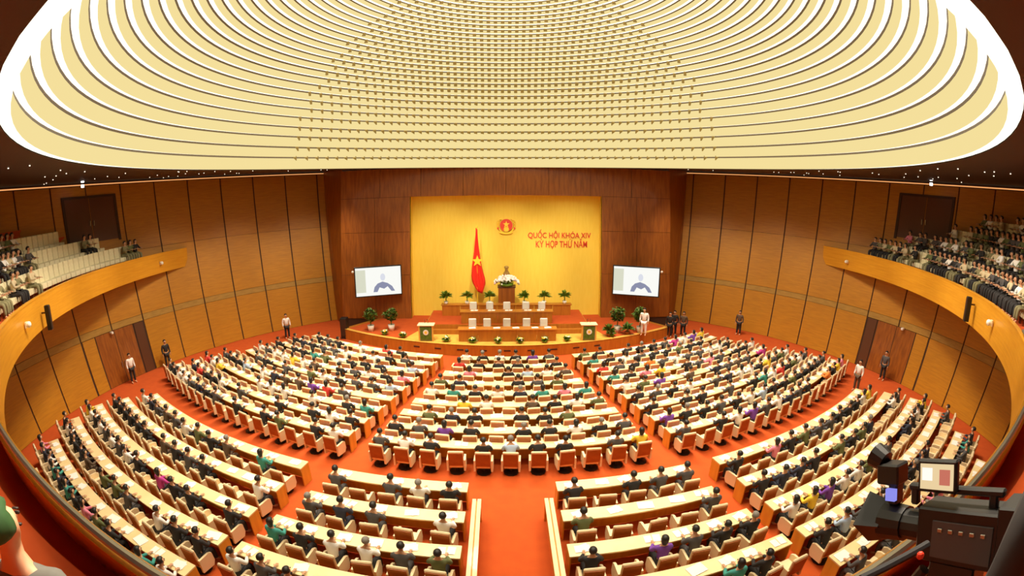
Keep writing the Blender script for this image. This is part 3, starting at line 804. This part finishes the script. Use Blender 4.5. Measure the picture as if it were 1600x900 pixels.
# small flower arrangements along the stage edge
def posy(p, label, group, sc, cols, seed):
    e = empty('flower_basket', p); tag(e, label, 'flowers', group); rn = random.Random(seed)
    bm = bmesh.new(); lathe(bm, [(0.09 * sc, 0), (0.16 * sc, 0.12 * sc), (0.14 * sc, 0.12 * sc)], 8); link('basket', mesh_of(bm, True), e, M['leaf'])
    bm = bmesh.new(); leaves(bm, (0, 0, 0.10 * sc), 0.12 * sc, 40, 0.26 * sc, rn, 0.7, 0.25); link('foliage', mesh_of(bm), e, M['leaf'])
    for m_ in cols:
        bm = bmesh.new()
        for k in range(9):
            a, r_ = rn.uniform(0, 2 * pi), rn.uniform(0, 0.15) * sc
            mt = Matrix.Translation((r_ * cos(a), r_ * sin(a), (0.17 + rn.uniform(0, 0.10)) * sc)); bmesh.ops.create_icosphere(bm, subdivisions=1, radius=0.045 * sc, matrix=mt)
        link('blossoms', mesh_of(bm, True), e, M[m_])
for k, px in enumerate((602, 630, 698, 738, 778, 813, 851, 886, 955)):
    a = (px - 795) / 795 * 1.02 / 1.0
    d_ = ray(px, 534); tt = 20.0
    while True:
        q = CAMP + d_ * tt
        if hypot(q.x, q.y - SY) < 19.75 or tt > 40: break
        tt += 0.02
    posy((q.x, q.y, 0.735), 'small basket of flowers on the stage edge, %s from left' % ORD[k + 1], 'flower baskets along the stage edge', 1.15, ('yellow_dress', 'petal'), 60 + k)

# lecterns
for px, py_, nme in ((666, 533, 'left'), (920, 532, 'right')):
    q = at_z(px, py_, SZ); e = empty('lectern', (q.x, q.y + 0.25, SZ)); tag(e, 'olive and gold lectern with round emblem on the %s of the stage' % nme, 'lectern')
    link('body', boxm((0, 0, 0.48), (0.82, 0.46, 0.96), bev=0.03), e, M['olive_uniform'])
    link('front_panel', boxm((0, -0.245, 0.50), (0.66, 0.03, 0.78)), e, M['leafdark'])
    for s in (-1, 1): link('side_post', boxm((s * 0.42, -0.20, 0.50), (0.09, 0.09, 1.0)), e, M['stagelight'])
    link('top', boxm((0, 0.0, 1.0), (1.04, 0.62, 0.08), bev=0.02), e, M['cream'])
    bm = bmesh.new(); bmesh.ops.create_cone(bm, cap_ends=True, segments=20, radius1=0.17, radius2=0.17, depth=0.04, matrix=Matrix.Translation((0, -0.265, 0.56)) @ Matrix.Rotation(pi / 2, 4, 'X')); link('emblem', mesh_of(bm), e, M['white'])
    bm = bmesh.new(); bmesh.ops.create_cone(bm, cap_ends=True, segments=20, radius1=0.08, radius2=0.08, depth=0.05, matrix=Matrix.Translation((0, -0.27, 0.56)) @ Matrix.Rotation(pi / 2, 4, 'X')); link('emblem_centre', mesh_of(bm), e, M['gold'])
    bm = bmesh.new()
    for s in (-1, 1): tube(bm, [(s * 0.1, 0.1, 1.03), (s * 0.1, 0.05, 1.25), (s * 0.06, -0.05, 1.34)], 0.012, 5)
    link('microphone', mesh_of(bm), e, M['black'])

# bust, stand and flowers
BX, BYY = 0.02, 32.15
e = empty('bust_stand', (BX, BYY, T2)); tag(e, 'tall dark brown wooden stand below the bust', 'stand')
for k in range(3): link('front_panel', boxm((-0.39 + 0.39 * k, -0.42, 0.93), (0.37, 0.05, 1.78)), e, M['portal'])
link('body', boxm((0, 0, 0.92), (1.15, 0.78, 1.84)), e, M['portal'])
link('top', boxm((0, 0, 1.88), (1.25, 0.90, 0.08)), e, M['dark'])
ST = T2 + 1.92
e = empty('bust', (BX, BYY + 0.12, ST)); tag(e, 'bronze bust of a man above white flowers', 'bust')
bm = bmesh.new(); lathe(bm, [(0.26, 0), (0.24, 0.5), (0.28, 0.55)], 12); link('plinth', mesh_of(bm), e, M['bronze'])
bm_ = skin_mesh([(0, 0, 0.60, (0.30, 0.20)), (0, 0, 0.82, (0.26, 0.18)), (0, 0, 1.02, 0.11), (0, -0.03, 1.12, 0.12), (0, -0.04, 1.28, (0.16, 0.19)), (0, -0.03, 1.44, (0.14, 0.16)), (0, -0.24, 1.24, 0.03), (0, -0.17, 1.08, 0.06), (-0.30, 0, 0.72, 0.14), (0.30, 0, 0.72, 0.14), (-0.17, 0, 1.26, 0.03), (0.17, 0, 1.26, 0.03)],
                [(0, 1), (1, 2), (2, 3), (3, 4), (4, 5), (4, 6), (3, 7), (1, 8), (1, 9), (4, 10), (4, 11)], 1)
link('figure', bm_, e, M['bronze'])
e = empty('flower_arrangement', (BX, BYY - 0.15, ST)); tag(e, 'wide mound of white and pale pink flowers on the bust stand', 'flowers'); rn = random.Random(5)
bm = bmesh.new(); lathe(bm, [(0.35, 0), (0.5, 0.12), (0.45, 0.2)], 12); link('bowl', mesh_of(bm, True), e, M['leaf'])
for m_, nn in (('petal', 120), ('pink', 30)):
    bm = bmesh.new()
    for k in range(nn):
        a, u = rn.uniform(0, 2 * pi), rn.uniform(0, 1); rr = sqrt(u)
        bmesh.ops.create_icosphere(bm, subdivisions=1, radius=rn.uniform(0.07, 0.11), matrix=Matrix.Translation((0.86 * rr * cos(a), 0.36 * rr * sin(a), 0.16 + 0.62 * sqrt(max(0, 1 - rr * rr)) * rn.uniform(0.7, 1))))
    o = link('blossoms', mesh_of(bm, True), e, M[m_])
bm = bmesh.new(); leaves(bm, (0, 0, 0.14), 0.75, 60, 0.4, rn, 0.4, 0.2); link('foliage', mesh_of(bm), e, M['leaf'])

# flag
FX, FY = -1.98, 32.5
p_top, p_bot = at_y(745, 357, FY), at_y(750, 457, FY)
e = empty('flag', (p_top.x, FY, T2)); tag(e, 'red flag with a yellow star hanging on a tall pole', 'flag')
bm = bmesh.new(); tube(bm, [(0, 0, 0.05), (0, 0, p_top.z - T2 + 0.05)], 0.03, 8); link('pole', mesh_of(bm), e, M['gold'])
bm = bmesh.new(); lathe(bm, [(0.25, 0), (0.25, 0.05), (0.06, 0.12)], 12); link('base', mesh_of(bm), e, M['gold'])
bm = bmesh.new(); lathe(bm, [(0.02, 0), (0.06, 0.05), (0.0005, 0.2)], 8, (0, 0, p_top.z - T2 + 0.05)); link('finial', mesh_of(bm), e, M['gold'])
V, F = [], []; nz_, nx_ = 24, 16
zt_, zb_ = p_top.z - T2, p_bot.z - T2
for i in range(nz_ + 1):
    f = i / nz_
    c = -0.02 + (0.20 * max(0, f - 0.6) / 0.4); wd = 0.06 + 0.46 * min(1, f / 0.75) ** 1.5 if f < 0.85 else 0.52 - 0.34 * (f - 0.85) / 0.15
    for j in range(nx_ + 1):
        g = j / nx_ - 0.5
        V.append((c + g * 2 * wd * 0.9, -0.06 + 0.07 * sin(g * 26 + f * 2) * min(1, 0.3 + f), zt_ + (zb_ - zt_) * f - 0.06 * sin(g * 3)))
for i in range(nz_):
    for j in range(nx_):
        a = i * (nx_ + 1) + j; F.append((a, a + 1, a + nx_ + 2, a + nx_ + 1))
cl = link('cloth', raw(V, F, True), e, M['red']); md = cl.modifiers.new('t', 'SOLIDIFY'); md.thickness = 0.01
def star(R, r, depth, c, mtx=None):
    bm = bmesh.new(); vs = []
    for d in (0, depth):
        vs.append([bm.verts.new((c[0] + (R if k % 2 == 0 else r) * sin(k * pi / 5), c[1] - d, c[2] + (R if k % 2 == 0 else r) * cos(k * pi / 5))) for k in range(10)])
    bm.faces.new(vs[0][::-1]); bm.faces.new(vs[1])
    for k in range(10): bm.faces.new((vs[0][k], vs[0][(k + 1) % 10], vs[1][(k + 1) % 10], vs[1][k]))
    return mesh_of(bm)
link('star', star(0.42, 0.17, 0.02, (0.02, -0.16, zt_ + (zb_ - zt_) * 0.5)), e, M['gold'])

# emblem and lettering on the backdrop
def wy(z): return py(z) + NICHE
q = at_y(791, 352, 34.2); ez = q.z
e = empty('emblem', (q.x, wy(ez) - 0.06, ez)); e.rotation_euler = (-0.0997, 0, 0); tag(e, 'round red and gold state emblem with star on the yellow backdrop', 'emblem')
def disc(R, d, y, n=32, z=0):
    bm = bmesh.new(); bmesh.ops.create_cone(bm, cap_ends=True, segments=n, radius1=R, radius2=R, depth=d, matrix=Matrix.Translation((0, y, z)) @ Matrix.Rotation(pi / 2, 4, 'X')); return mesh_of(bm)
link('field', disc(0.46, 0.06, -0.02), e, M['redpaint'])
link('star', star(0.26, 0.105, 0.03, (0, -0.06, 0.06)), e, M['gold'])
for s in (-1, 1):
    for k in range(12):                                  # rice ears curving up either side
        a = pi + s * (0.25 + 2.1 * k / 11); rr = 0.60
        bm = bmesh.new(); bmesh.ops.create_icosphere(bm, subdivisions=1, radius=1, matrix=Matrix.Translation((rr * sin(a), -0.03, rr * cos(a))) @ Matrix.Rotation(-a + s * 0.6, 4, 'Y') @ Matrix.Diagonal((0.05, 0.03, 0.11, 1)))
        link('rice_ear', mesh_of(bm, True), e, M['gold'])
bm = bmesh.new()
for k in range(12): box(bm, (0.17 * cos(k * pi / 6), -0.06, -0.30 + 0.17 * sin(k * pi / 6)), (0.07, 0.05, 0.07))
bmesh.ops.create_cone(bm, cap_ends=True, segments=20, radius1=0.16, radius2=0.16, depth=0.05, matrix=Matrix.Translation((0, -0.06, -0.30)) @ Matrix.Rotation(pi / 2, 4, 'X')); link('cog', mesh_of(bm), e, M['gold'])
bm = bmesh.new()
for k in range(9):
    x = -0.44 + 0.11 * k; box(bm, (x, -0.05, -0.60 + 0.10 * (x / 0.44) ** 2), (0.115, 0.04, 0.15))
link('ribbon', mesh_of(bm), e, M['gold'])
for s in (-1, 1): link('ribbon_tie', boxm((s * 0.60, -0.04, -0.22), (0.12, 0.05, 0.12)), e, M['redpaint'])
def lettering(txt, x0, x1, y0, y1, label):
    A, B_ = at_y(x0, y1, 34.2), at_y(x1, y0, 34.2); zc = (A.z + B_.z) / 2
    cu = bpy.data.curves.new('lettering', 'FONT'); cu.body = txt; cu.extrude = 0.03; cu.align_x = 'CENTER'; cu.align_y = 'CENTER'; cu.offset = 0.006
    o = bpy.data.objects.new('lettering', cu); COL.objects.link(o)
    dg = bpy.context.evaluated_depsgraph_get(); me = bpy.data.meshes.new_from_object(o.evaluated_get(dg)); bpy.data.objects.remove(o)
    xs = [v.co.x for v in me.vertices]; ys = [v.co.y for v in me.vertices]
    sx = (B_.x - A.x) / (max(xs) - min(xs)); sy = (B_.z - A.z) / (max(ys) - min(ys))
    cx_, cy_ = (max(xs) + min(xs)) / 2, (max(ys) + min(ys)) / 2
    me.transform(Matrix.Diagonal((sx, sy, 1, 1)) @ Matrix.Translation((-cx_, -cy_, 0)))
    o = link('wall_lettering', me, None, M['redpaint']); o.location = ((A.x + B_.x) / 2, wy(zc) - 0.035, zc); o.rotation_euler = (pi / 2 - 0.0997, 0, 0)
    tag(o, label, 'sign')
lettering('QUỐC HỘI KHÓA XIV', 825, 923, 359, 374, 'upper line of red raised letters on the yellow backdrop')
lettering('KỲ HỌP THỨ NĂM', 837, 917, 373, 389, 'lower line of red raised letters on the yellow backdrop')

# screens
M['screen'] = emis('screen_picture', (0.95, 0.95, 0.90), 0.92); M['screen_edge'] = emis('screen_pale_band', (0.85, 0.86, 0.68), 0.75)
M['screen_blue'] = emis('screen_suit', (0.34, 0.36, 0.52), 0.7); M['screen_face'] = emis('screen_figure', (0.72, 0.74, 0.82), 0.9)
for pxl, pxr, yl, yr, s in ((554, 628, 442, 437, -1), (957, 1031, 437, 442, 1)):
    yn, yf = (31.0, 32.2)
    A = at_y(pxl, yl, yn if s < 0 else yf); B_ = at_y(pxr, yr, yf if s < 0 else yn)
    c = (A + B_) / 2; wd = (Vector((B_.x, B_.y, 0)) - Vector((A.x, A.y, 0))).length; hh = 2.15; rz = atan2(B_.y - A.y, B_.x - A.x)
    e = empty('video_screen', c, rz); tag(e, 'bright framed video screen showing a seated figure, %s of the stage' % ('left' if s < 0 else 'right'), 'screen')
    link('frame', boxm((0, 0.06, 0), (wd, 0.12, hh), bev=0.02), e, M['black'])
    iw, ih = wd - 0.16, hh - 0.16
    link('picture', boxm((0, -0.006, 0), (iw, 0.012, ih)), e, M['screen'])
    link('picture_band', boxm((-iw / 2 + iw * 0.11, -0.014, 0.05), (iw * 0.22, 0.006, ih * 0.8)), e, M['screen_edge'])
    bm = bmesh.new()
    vs = [bm.verts.new((x * iw, -0.018, z * ih)) for x, z in ((-0.12, -0.38), (-0.09, -0.2), (-0.02, -0.08), (0.09, -0.02), (0.2, -0.08), (0.3, -0.2), (0.36, -0.38), (0.28, -0.38), (0.2, -0.2), (0.12, -0.28), (0.02, -0.22), (-0.03, -0.38))]; bm.faces.new(vs); link('picture_suit', mesh_of(bm), e, M['screen_blue'])
    bm = bmesh.new(); vs = [bm.verts.new((0.10 * iw + 0.055 * iw * cos(k * pi / 8), -0.018, 0.14 * ih + 0.13 * ih * sin(k * pi / 8))) for k in range(16)]; bm.faces.new(vs); link('picture_face', mesh_of(bm), e, M['screen_face'])
    for ss in (-1, 1): link('bracket', boxm((ss * wd * 0.3, 0.45, 0), (0.10, 0.7, 0.10)), e, M['black'])
    lx = c + Matrix.Rotation(rz, 3, 'Z') @ Vector((s * (wd / 2 + 0.12), -0.1, 0.75)); o = link('spotlight', None); COL.objects.unlink(o); bpy.data.objects.remove(o)
    bm = bmesh.new(); bmesh.ops.create_icosphere(bm, subdivisions=2, radius=0.09); o = link('side_camera', mesh_of(bm, True), e, M['white']); o.location = (s * (wd / 2 + 0.1), -0.05, 0.78)
# tall black loudspeakers standing beside the stage
for px, py_, nme in ((540, 528, 'left'), ):
    q = at_z(px, py_, 0); e = empty('loudspeaker', (q.x, q.y, 0)); tag(e, 'tall black floor loudspeaker at the left end of the stage', 'loudspeaker')
    link('cabinet', boxm((0, 0, 0.75), (0.50, 0.5, 1.44), bev=0.03), e, M['black']); link('grille', boxm((0, -0.26, 0.8), (0.42, 0.02, 1.2)), e, M['joint'])
    link('foot', boxm((0, 0, 0.03), (0.54, 0.54, 0.06)), e, M['black'])

# ================================================================== STANDING PEOPLE
def stand(px, py_, z, key, topm, botm, label, face=None):
    q = at_z(px, py_, z); d = (Vector((0, 14, 0)) - q) if face is None else Vector(face) - q
    place_person(key, (q.x, q.y, z), atan2(-d.x, d.y), topm, botm, 'hair', label)
stand(450, 529, 0, 'sm', 'white_shirt', 'suit_black', 'person in white shirt standing at the left wall near the stage')
stand(264, 574, 0, 'sm', 'suit_black', 'suit_black', 'person in black suit standing against the left wall')
stand(210, 598, 0, 'sm', 'white_shirt', 'suit_black', 'person in white shirt and black trousers standing at the left door')
stand(1045, 527, 0, 'sm', 'suit_black', 'suit_black', 'broad person in black suit at the right end of the stage')
stand(1052, 524, 0, 'sm', 'suit_black', 'suit_black', 'person in black suit half hidden at the right end of the stage')
stand(1066, 526, 0, 'sf', 'suit_brown', 'suit_black', 'person in brown jacket at the right end of the stage by the wall')
stand(1005, 524, SZ, 'sf', 'white_shirt', 'white_shirt', 'person all in white standing beside the shrubs on the right stage wing')
stand(1153, 523, 0, 'sm', 'suit_brown', 'suit_black', 'person in dark brown jacket standing at the right wall')
stand(1336, 611, 0, 'sm', 'white_shirt', 'suit_brown', 'person in white shirt standing at the right end of the cross aisle')
stand(1377, 594, 0, 'sm', 'suit_grey', 'suit_black', 'person in dark grey suit standing at the right door')

# ================================================================== BALCONY
def cover_chair():
    P = []
    P.append(('back_cover', boxm((0, -0.22, 0.64), (0.49, 0.09, 0.86), rx=0.06, bev=0.03), 'cover'))
    P.append(('seat_cover', boxm((0, 0.02, 0.34), (0.47, 0.46, 0.24), bev=0.02), 'cover'))
    leg = boxm((0, 0, 0.11), (0.035, 0.035, 0.22))
    return P, leg
CC, CLEG = cover_chair()
for _, me, mm in CC: me.materials.append(M[mm])
CLEG.materials.append(M['dark'])
def place_cover_chair(p, rz, label):
    e = empty('covered_chair', p, rz); tag(e, label, 'chair', 'cream covered balcony chairs')
    for nme, me, mm in CC: link(nme, me, e)
    for sx in (-1, 1):
        for sy in (-1, 1):
            o = link('leg', CLEG, e); o.location = (sx * 0.19, 0.01 + sy * 0.19, 0)
SPEC = [('tan_uniform', 5, 'tan uniform'), ('olive_uniform', 4, 'olive uniform'), ('white_shirt', 5, 'white shirt'), ('suit_black', 5, 'black suit'), ('green_uniform', 3, 'green uniform'), ('suit_grey', 3, 'grey suit'), ('pink_dress', 1, 'pink dress')]
rb = random.Random(11)
for s, side in ((-1, 'left'), (1, 'right')):
    for k in range(3 if s < 0 else 4):
        z = BF + STEP_H * k; e_ = step_e(k + 1) + 0.50; R_ = BR + e_
        a = BA; cnt = 0
        while a > 0.30:
            if wall_gap(a, z) > e_ + 0.28:
                p = Vector((s * R_ * sin(a), BY - R_ * cos(a), z)); px, py_ = proj(p + Vector((0, 0, 0.7)))
                if (-10 < px < 1610 and py_ < 700 or (s < 0 and -30 < px < 34 and 690 < py_ < 775 and k == 0)):
                    cnt += 1; rz = s * a
                    where = '%s seat from far end, %s balcony row, %s side' % (ORD[cnt] if cnt < len(ORD) else 'last', ORD[k + 1], side)
                    if s < 0: occ = (190 < px < 236 and rb.random() < 0.75) or (px < 34 and rb.random() < 0.8) or (abs(px - 137) < 8 and k == 1) or (34 < px < 190 and rb.random() < 0.03)
                    else: occ = rb.random() < 0.86 if px > 1345 else rb.random() < 0.6
                    cx_ = (s * R_ * sin(a)); place_cover_chair(p, rz, 'cream covered chair, ' + where)
                    if occ:
                        tt = rb.uniform(0, sum(x[1] for x in SPEC))
                        for m_, w_, nme in SPEC:
                            tt -= w_
                            if tt <= 0: break
                        place_person(rb.choice(['m0', 'f0', 'm0']), p + Vector((-s * sin(a), cos(a), 0)) * 0.06, rz + rb.uniform(-0.2, 0.2), m_, 'suit_black' if rb.random() < 0.6 else 'olive_uniform', 'hair', 'spectator in %s, %s' % (nme, where), 'balcony spectators')
            a -= 0.53 / R_
def on_parapet(px, py_, gap):
    d_ = ray(px, py_); tt = 2.0
    best = None
    while tt < 45:
        q = CAMP + d_ * tt
        if tt > 6 and hypot(q.x, q.y - BY) > BR - gap: return q
        tt += 0.01
    return q
for px, py_, nme in ((76, 496, 'left'), (1512, 483, 'right')):
    q = on_parapet(px, py_, 0.36); rz = atan2(-(q.x), -(BY - q.y)) ; a_ = atan2(q.x, BY - q.y)
    e = empty('line_speaker', q, a_); tag(e, 'slim black loudspeaker hanging on the %s balcony front' % nme, 'loudspeaker')
    link('cabinet', boxm((0, 0, 0), (0.20, 0.22, 0.95), bev=0.02), e, M['black'])
    link('bracket', boxm((0, -0.2, 0.2), (0.06, 0.2, 0.06)), e, M['dark']); link('grille', boxm((0, 0.115, 0), (0.16, 0.01, 0.86)), e, M['joint'])
for px, py_, nme in ((45, 507, 'near end of the left'), (253, 411, 'far end of the left'), (1545, 504, 'near end of the right'), (1322, 409, 'far end of the right')):
    q = on_parapet(px, py_, 0.2); a_ = atan2(q.x, BY - q.y)
    e = empty('dome_camera', q, a_); tag(e, 'small white dome camera on the %s balcony front' % nme, 'camera', 'dome cameras on the balcony front')
    bm = bmesh.new(); bmesh.ops.create_uvsphere(bm, u_segments=10, v_segments=8, radius=0.11); link('dome', mesh_of(bm, True), e, M['white']); link('plate', boxm((0, -0.11, 0), (0.2, 0.06, 0.2)), e, M['cream'])
def on_wall(px, py_, gap):
    d_ = ray(px, py_); tt = 5.0
    while tt < 60:
        q = CAMP + d_ * tt
        if hypot(q.x, q.y - HY) > HR + LEAN * q.z - gap: return q
        tt += 0.01
    return q
for px, py_, nme in ((174, 520, 'left'), (1411, 514, 'right')):
    q = on_wall(px, py_, 0.14); ph = atan2(q.x, q.y - HY)
    e = empty('wall_camera', q, -ph); tag(e, 'small white camera on the wall above the %s door' % nme, 'camera', 'wall cameras above the doors')
    link('body', boxm((0, -0.06, 0), (0.16, 0.24, 0.14), bev=0.03), e, M['white']); link('bracket', boxm((0, 0.08, 0), (0.06, 0.1, 0.06)), e, M['white'])
for px, py_, nme in ((129, 287, 'left'), (1455, 284, 'right')):
    q = on_wall(px, py_, 1.2); ph = atan2(q.x, q.y - HY)
    e = empty('twin_lamp', q, -ph); tag(e, 'pair of small white lamps near the top of the %s wall' % nme, 'lamp')
    for dz in (-0.14, 0.14):
        bm = bmesh.new(); lathe(bm, [(0.10, -0.08), (0.10, 0.08)], 10, (0, 0, dz)); link('lamp_head', mesh_of(bm), e, M['lampwhite'])
    bm = bmesh.new(); tube(bm, [(0, 0.02, 0.1), (0, 0.02, 0.17)], 0.02, 6); link('stem', mesh_of(bm), e, M['black'])

# ================================================================== VIDEO CAMERA IN THE FOREGROUND
def D(px, py_, dist): return CAMP + ray(px, py_) * dist
A, B_ = D(1588, 842, 2.0), D(1402, 815, 2.25)
f = (B_ - A).normalized(); r_ = f.cross(Vector((0, 0, 1))).normalized(); u = r_.cross(f)
vc = empty('video_camera', (A + B_) / 2); tag(vc, 'large black broadcast video camera on a tripod at the balcony rail', 'video camera')
vc.rotation_mode = 'QUATERNION'
vc.rotation_quaternion = Matrix((f, -r_, u)).transposed().to_quaternion()       # local x: lens direction, y: left, z: up
L_ = (B_ - A).length
def vbox(nme, c, s, m_='black', bev=0.008, parent=vc): return link(nme, boxm(c, s, bev=bev), parent, M[m_])
vbox('body', (-0.06, 0, 0.0), (0.40, 0.15, 0.22))
vbox('rear_unit', (-0.30, 0, 0.0), (0.14, 0.16, 0.28)); vbox('battery', (-0.40, 0, -0.01), (0.07, 0.14, 0.20))
vbox('carry_handle', (0.0, 0, 0.165), (0.46, 0.035, 0.03), 'black'); vbox('handle_post', (0.20, 0, 0.13), (0.04, 0.03, 0.08)); vbox('handle_post', (-0.18, 0, 0.13), (0.04, 0.03, 0.08))
bm = bmesh.new(); tube(bm, [(0.12, 0, 0), (0.24, 0, 0), (0.24, 0, 0), (0.36, 0, 0)], [0.065, 0.065, 0.075, 0.085], 14); link('lens', mesh_of(bm), vc, M['black'])
bm = bmesh.new(); tube(bm, [(0.34, 0, 0), (0.46, 0, 0)], [0.09, 0.12], 4); link('lens_hood', mesh_of(bm), vc, M['black'])
mo = vbox('monitor', (0.07, 0.03, 0.225), (0.19, 0.03, 0.13)); vbox('monitor_arm', (0.07, 0.02, 0.175), (0.03, 0.03, 0.04))
M['lcd'] = emis('lcd_picture', (0.95, 0.72, 0.40), 0.8); M['lcdw'] = emis('lcd_white', (1, 0.95, 0.85), 0.95); M['lcdr'] = emis('lcd_red', (0.75, 0.22, 0.15), 0.7); M['lcdb'] = emis('lcd_blue', (0.28, 0.28, 0.85), 0.9)
for sy in (0.05,):
    link('screen', boxm((0.07, 0.03 + 0.0165, 0.225), (0.16, 0.003, 0.10)), mo, M['lcd'])
    link('screen_patch', boxm((0.115, 0.03 + 0.019, 0.235), (0.05, 0.002, 0.05)), mo, M['lcdw']); link('screen_patch', boxm((0.03, 0.03 + 0.019, 0.225), (0.05, 0.002, 0.06)), mo, M['lcdr'])
vf = vbox('viewfinder', (0.33, 0.0, 0.215), (0.12, 0.09, 0.09)); vbox('viewfinder_arm', (0.31, 0, 0.14), (0.05, 0.06, 0.12))
link('eyepiece', boxm((0.30, 0.05, 0.135), (0.05, 0.02, 0.05)), vc, M['lcdb'])
bm = bmesh.new(); tube(bm, [(0.37, 0.0, 0.26), (0.43, 0.0, 0.29)], [0.045, 0.055], 12); link('microphone', mesh_of(bm), vc, M['black'])
vbox('side_panel', (-0.08, 0.077, -0.01), (0.28, 0.008, 0.15), 'suit_grey', 0.002)
for k_ in range(5): vbox('button', (-0.18 + 0.05 * k_, 0.083, 0.03), (0.022, 0.008, 0.016), 'metal', 0.002)
bm = bmesh.new(); tube(bm, [(-0.36 + 0.03 * cos(k_ * 1.2), 0.09 + 0.012 * k_ / 10, 0.14 - 0.012 * k_ + 0.02 * sin(k_ * 1.2)) for k_ in range(28)], 0.008, 6); link('coiled_cable', mesh_of(bm), vc, M['black'])
vbox('tripod_head', (-0.04, 0, -0.17), (0.22, 0.12, 0.12)); vbox('base_plate', (-0.04, 0, -0.115), (0.32, 0.10, 0.02), 'metal')
gp = (A + B_) / 2; zf = 6.72 - gp.z
R3 = vc.rotation_quaternion.to_matrix().inverted()
loc = lambda x, y, z: R3 @ Vector((x, y, z))
for k in range(3):
    a = 2 * pi * k / 3 + 0.4
    bm = bmesh.new(); tube(bm, [loc(0.04 * cos(a), 0.04 * sin(a), -0.2), loc(0.42 * cos(a), 0.42 * sin(a), zf)], [0.028, 0.02], 8); link('tripod_leg', mesh_of(bm), vc, M['black'])
bm = bmesh.new(); q0 = R3 @ (D(1450, 850, 1.9) - gp); q1 = R3 @ (D(1345, 905, 1.75) - gp); tube(bm, [q0, q1], 0.016, 8); link('pan_handle', mesh_of(bm), vc, M['suit_black'])
bm = bmesh.new(); bmesh.ops.create_uvsphere(bm, u_segments=8, v_segments=6, radius=0.015, matrix=Matrix.Translation(R3 @ (D(1438, 868, 1.8) - gp))); link('tally_light', mesh_of(bm), vc, M['redpaint'])
# operator beside it and a colleague seated at the far left
q = D(1640, 860, 1.75)
place_person('sm', (q.x, q.y, 7.44), -0.15, 'suit_black', 'suit_black', 'hair', 'camera operator in black at the right edge beside the video camera')
M['green_cloth'] = mat('green_cloth', (0.02, 0.075, 0.015), 0.8)
q = D(-22, 806, 2.30)
place_person('sm', (q.x, q.y, BF), 0.35, 'grey_shirt', 'suit_black', 'green_cloth', 'person in grey shirt and green cap standing at the bottom left rail', hairname='cap')
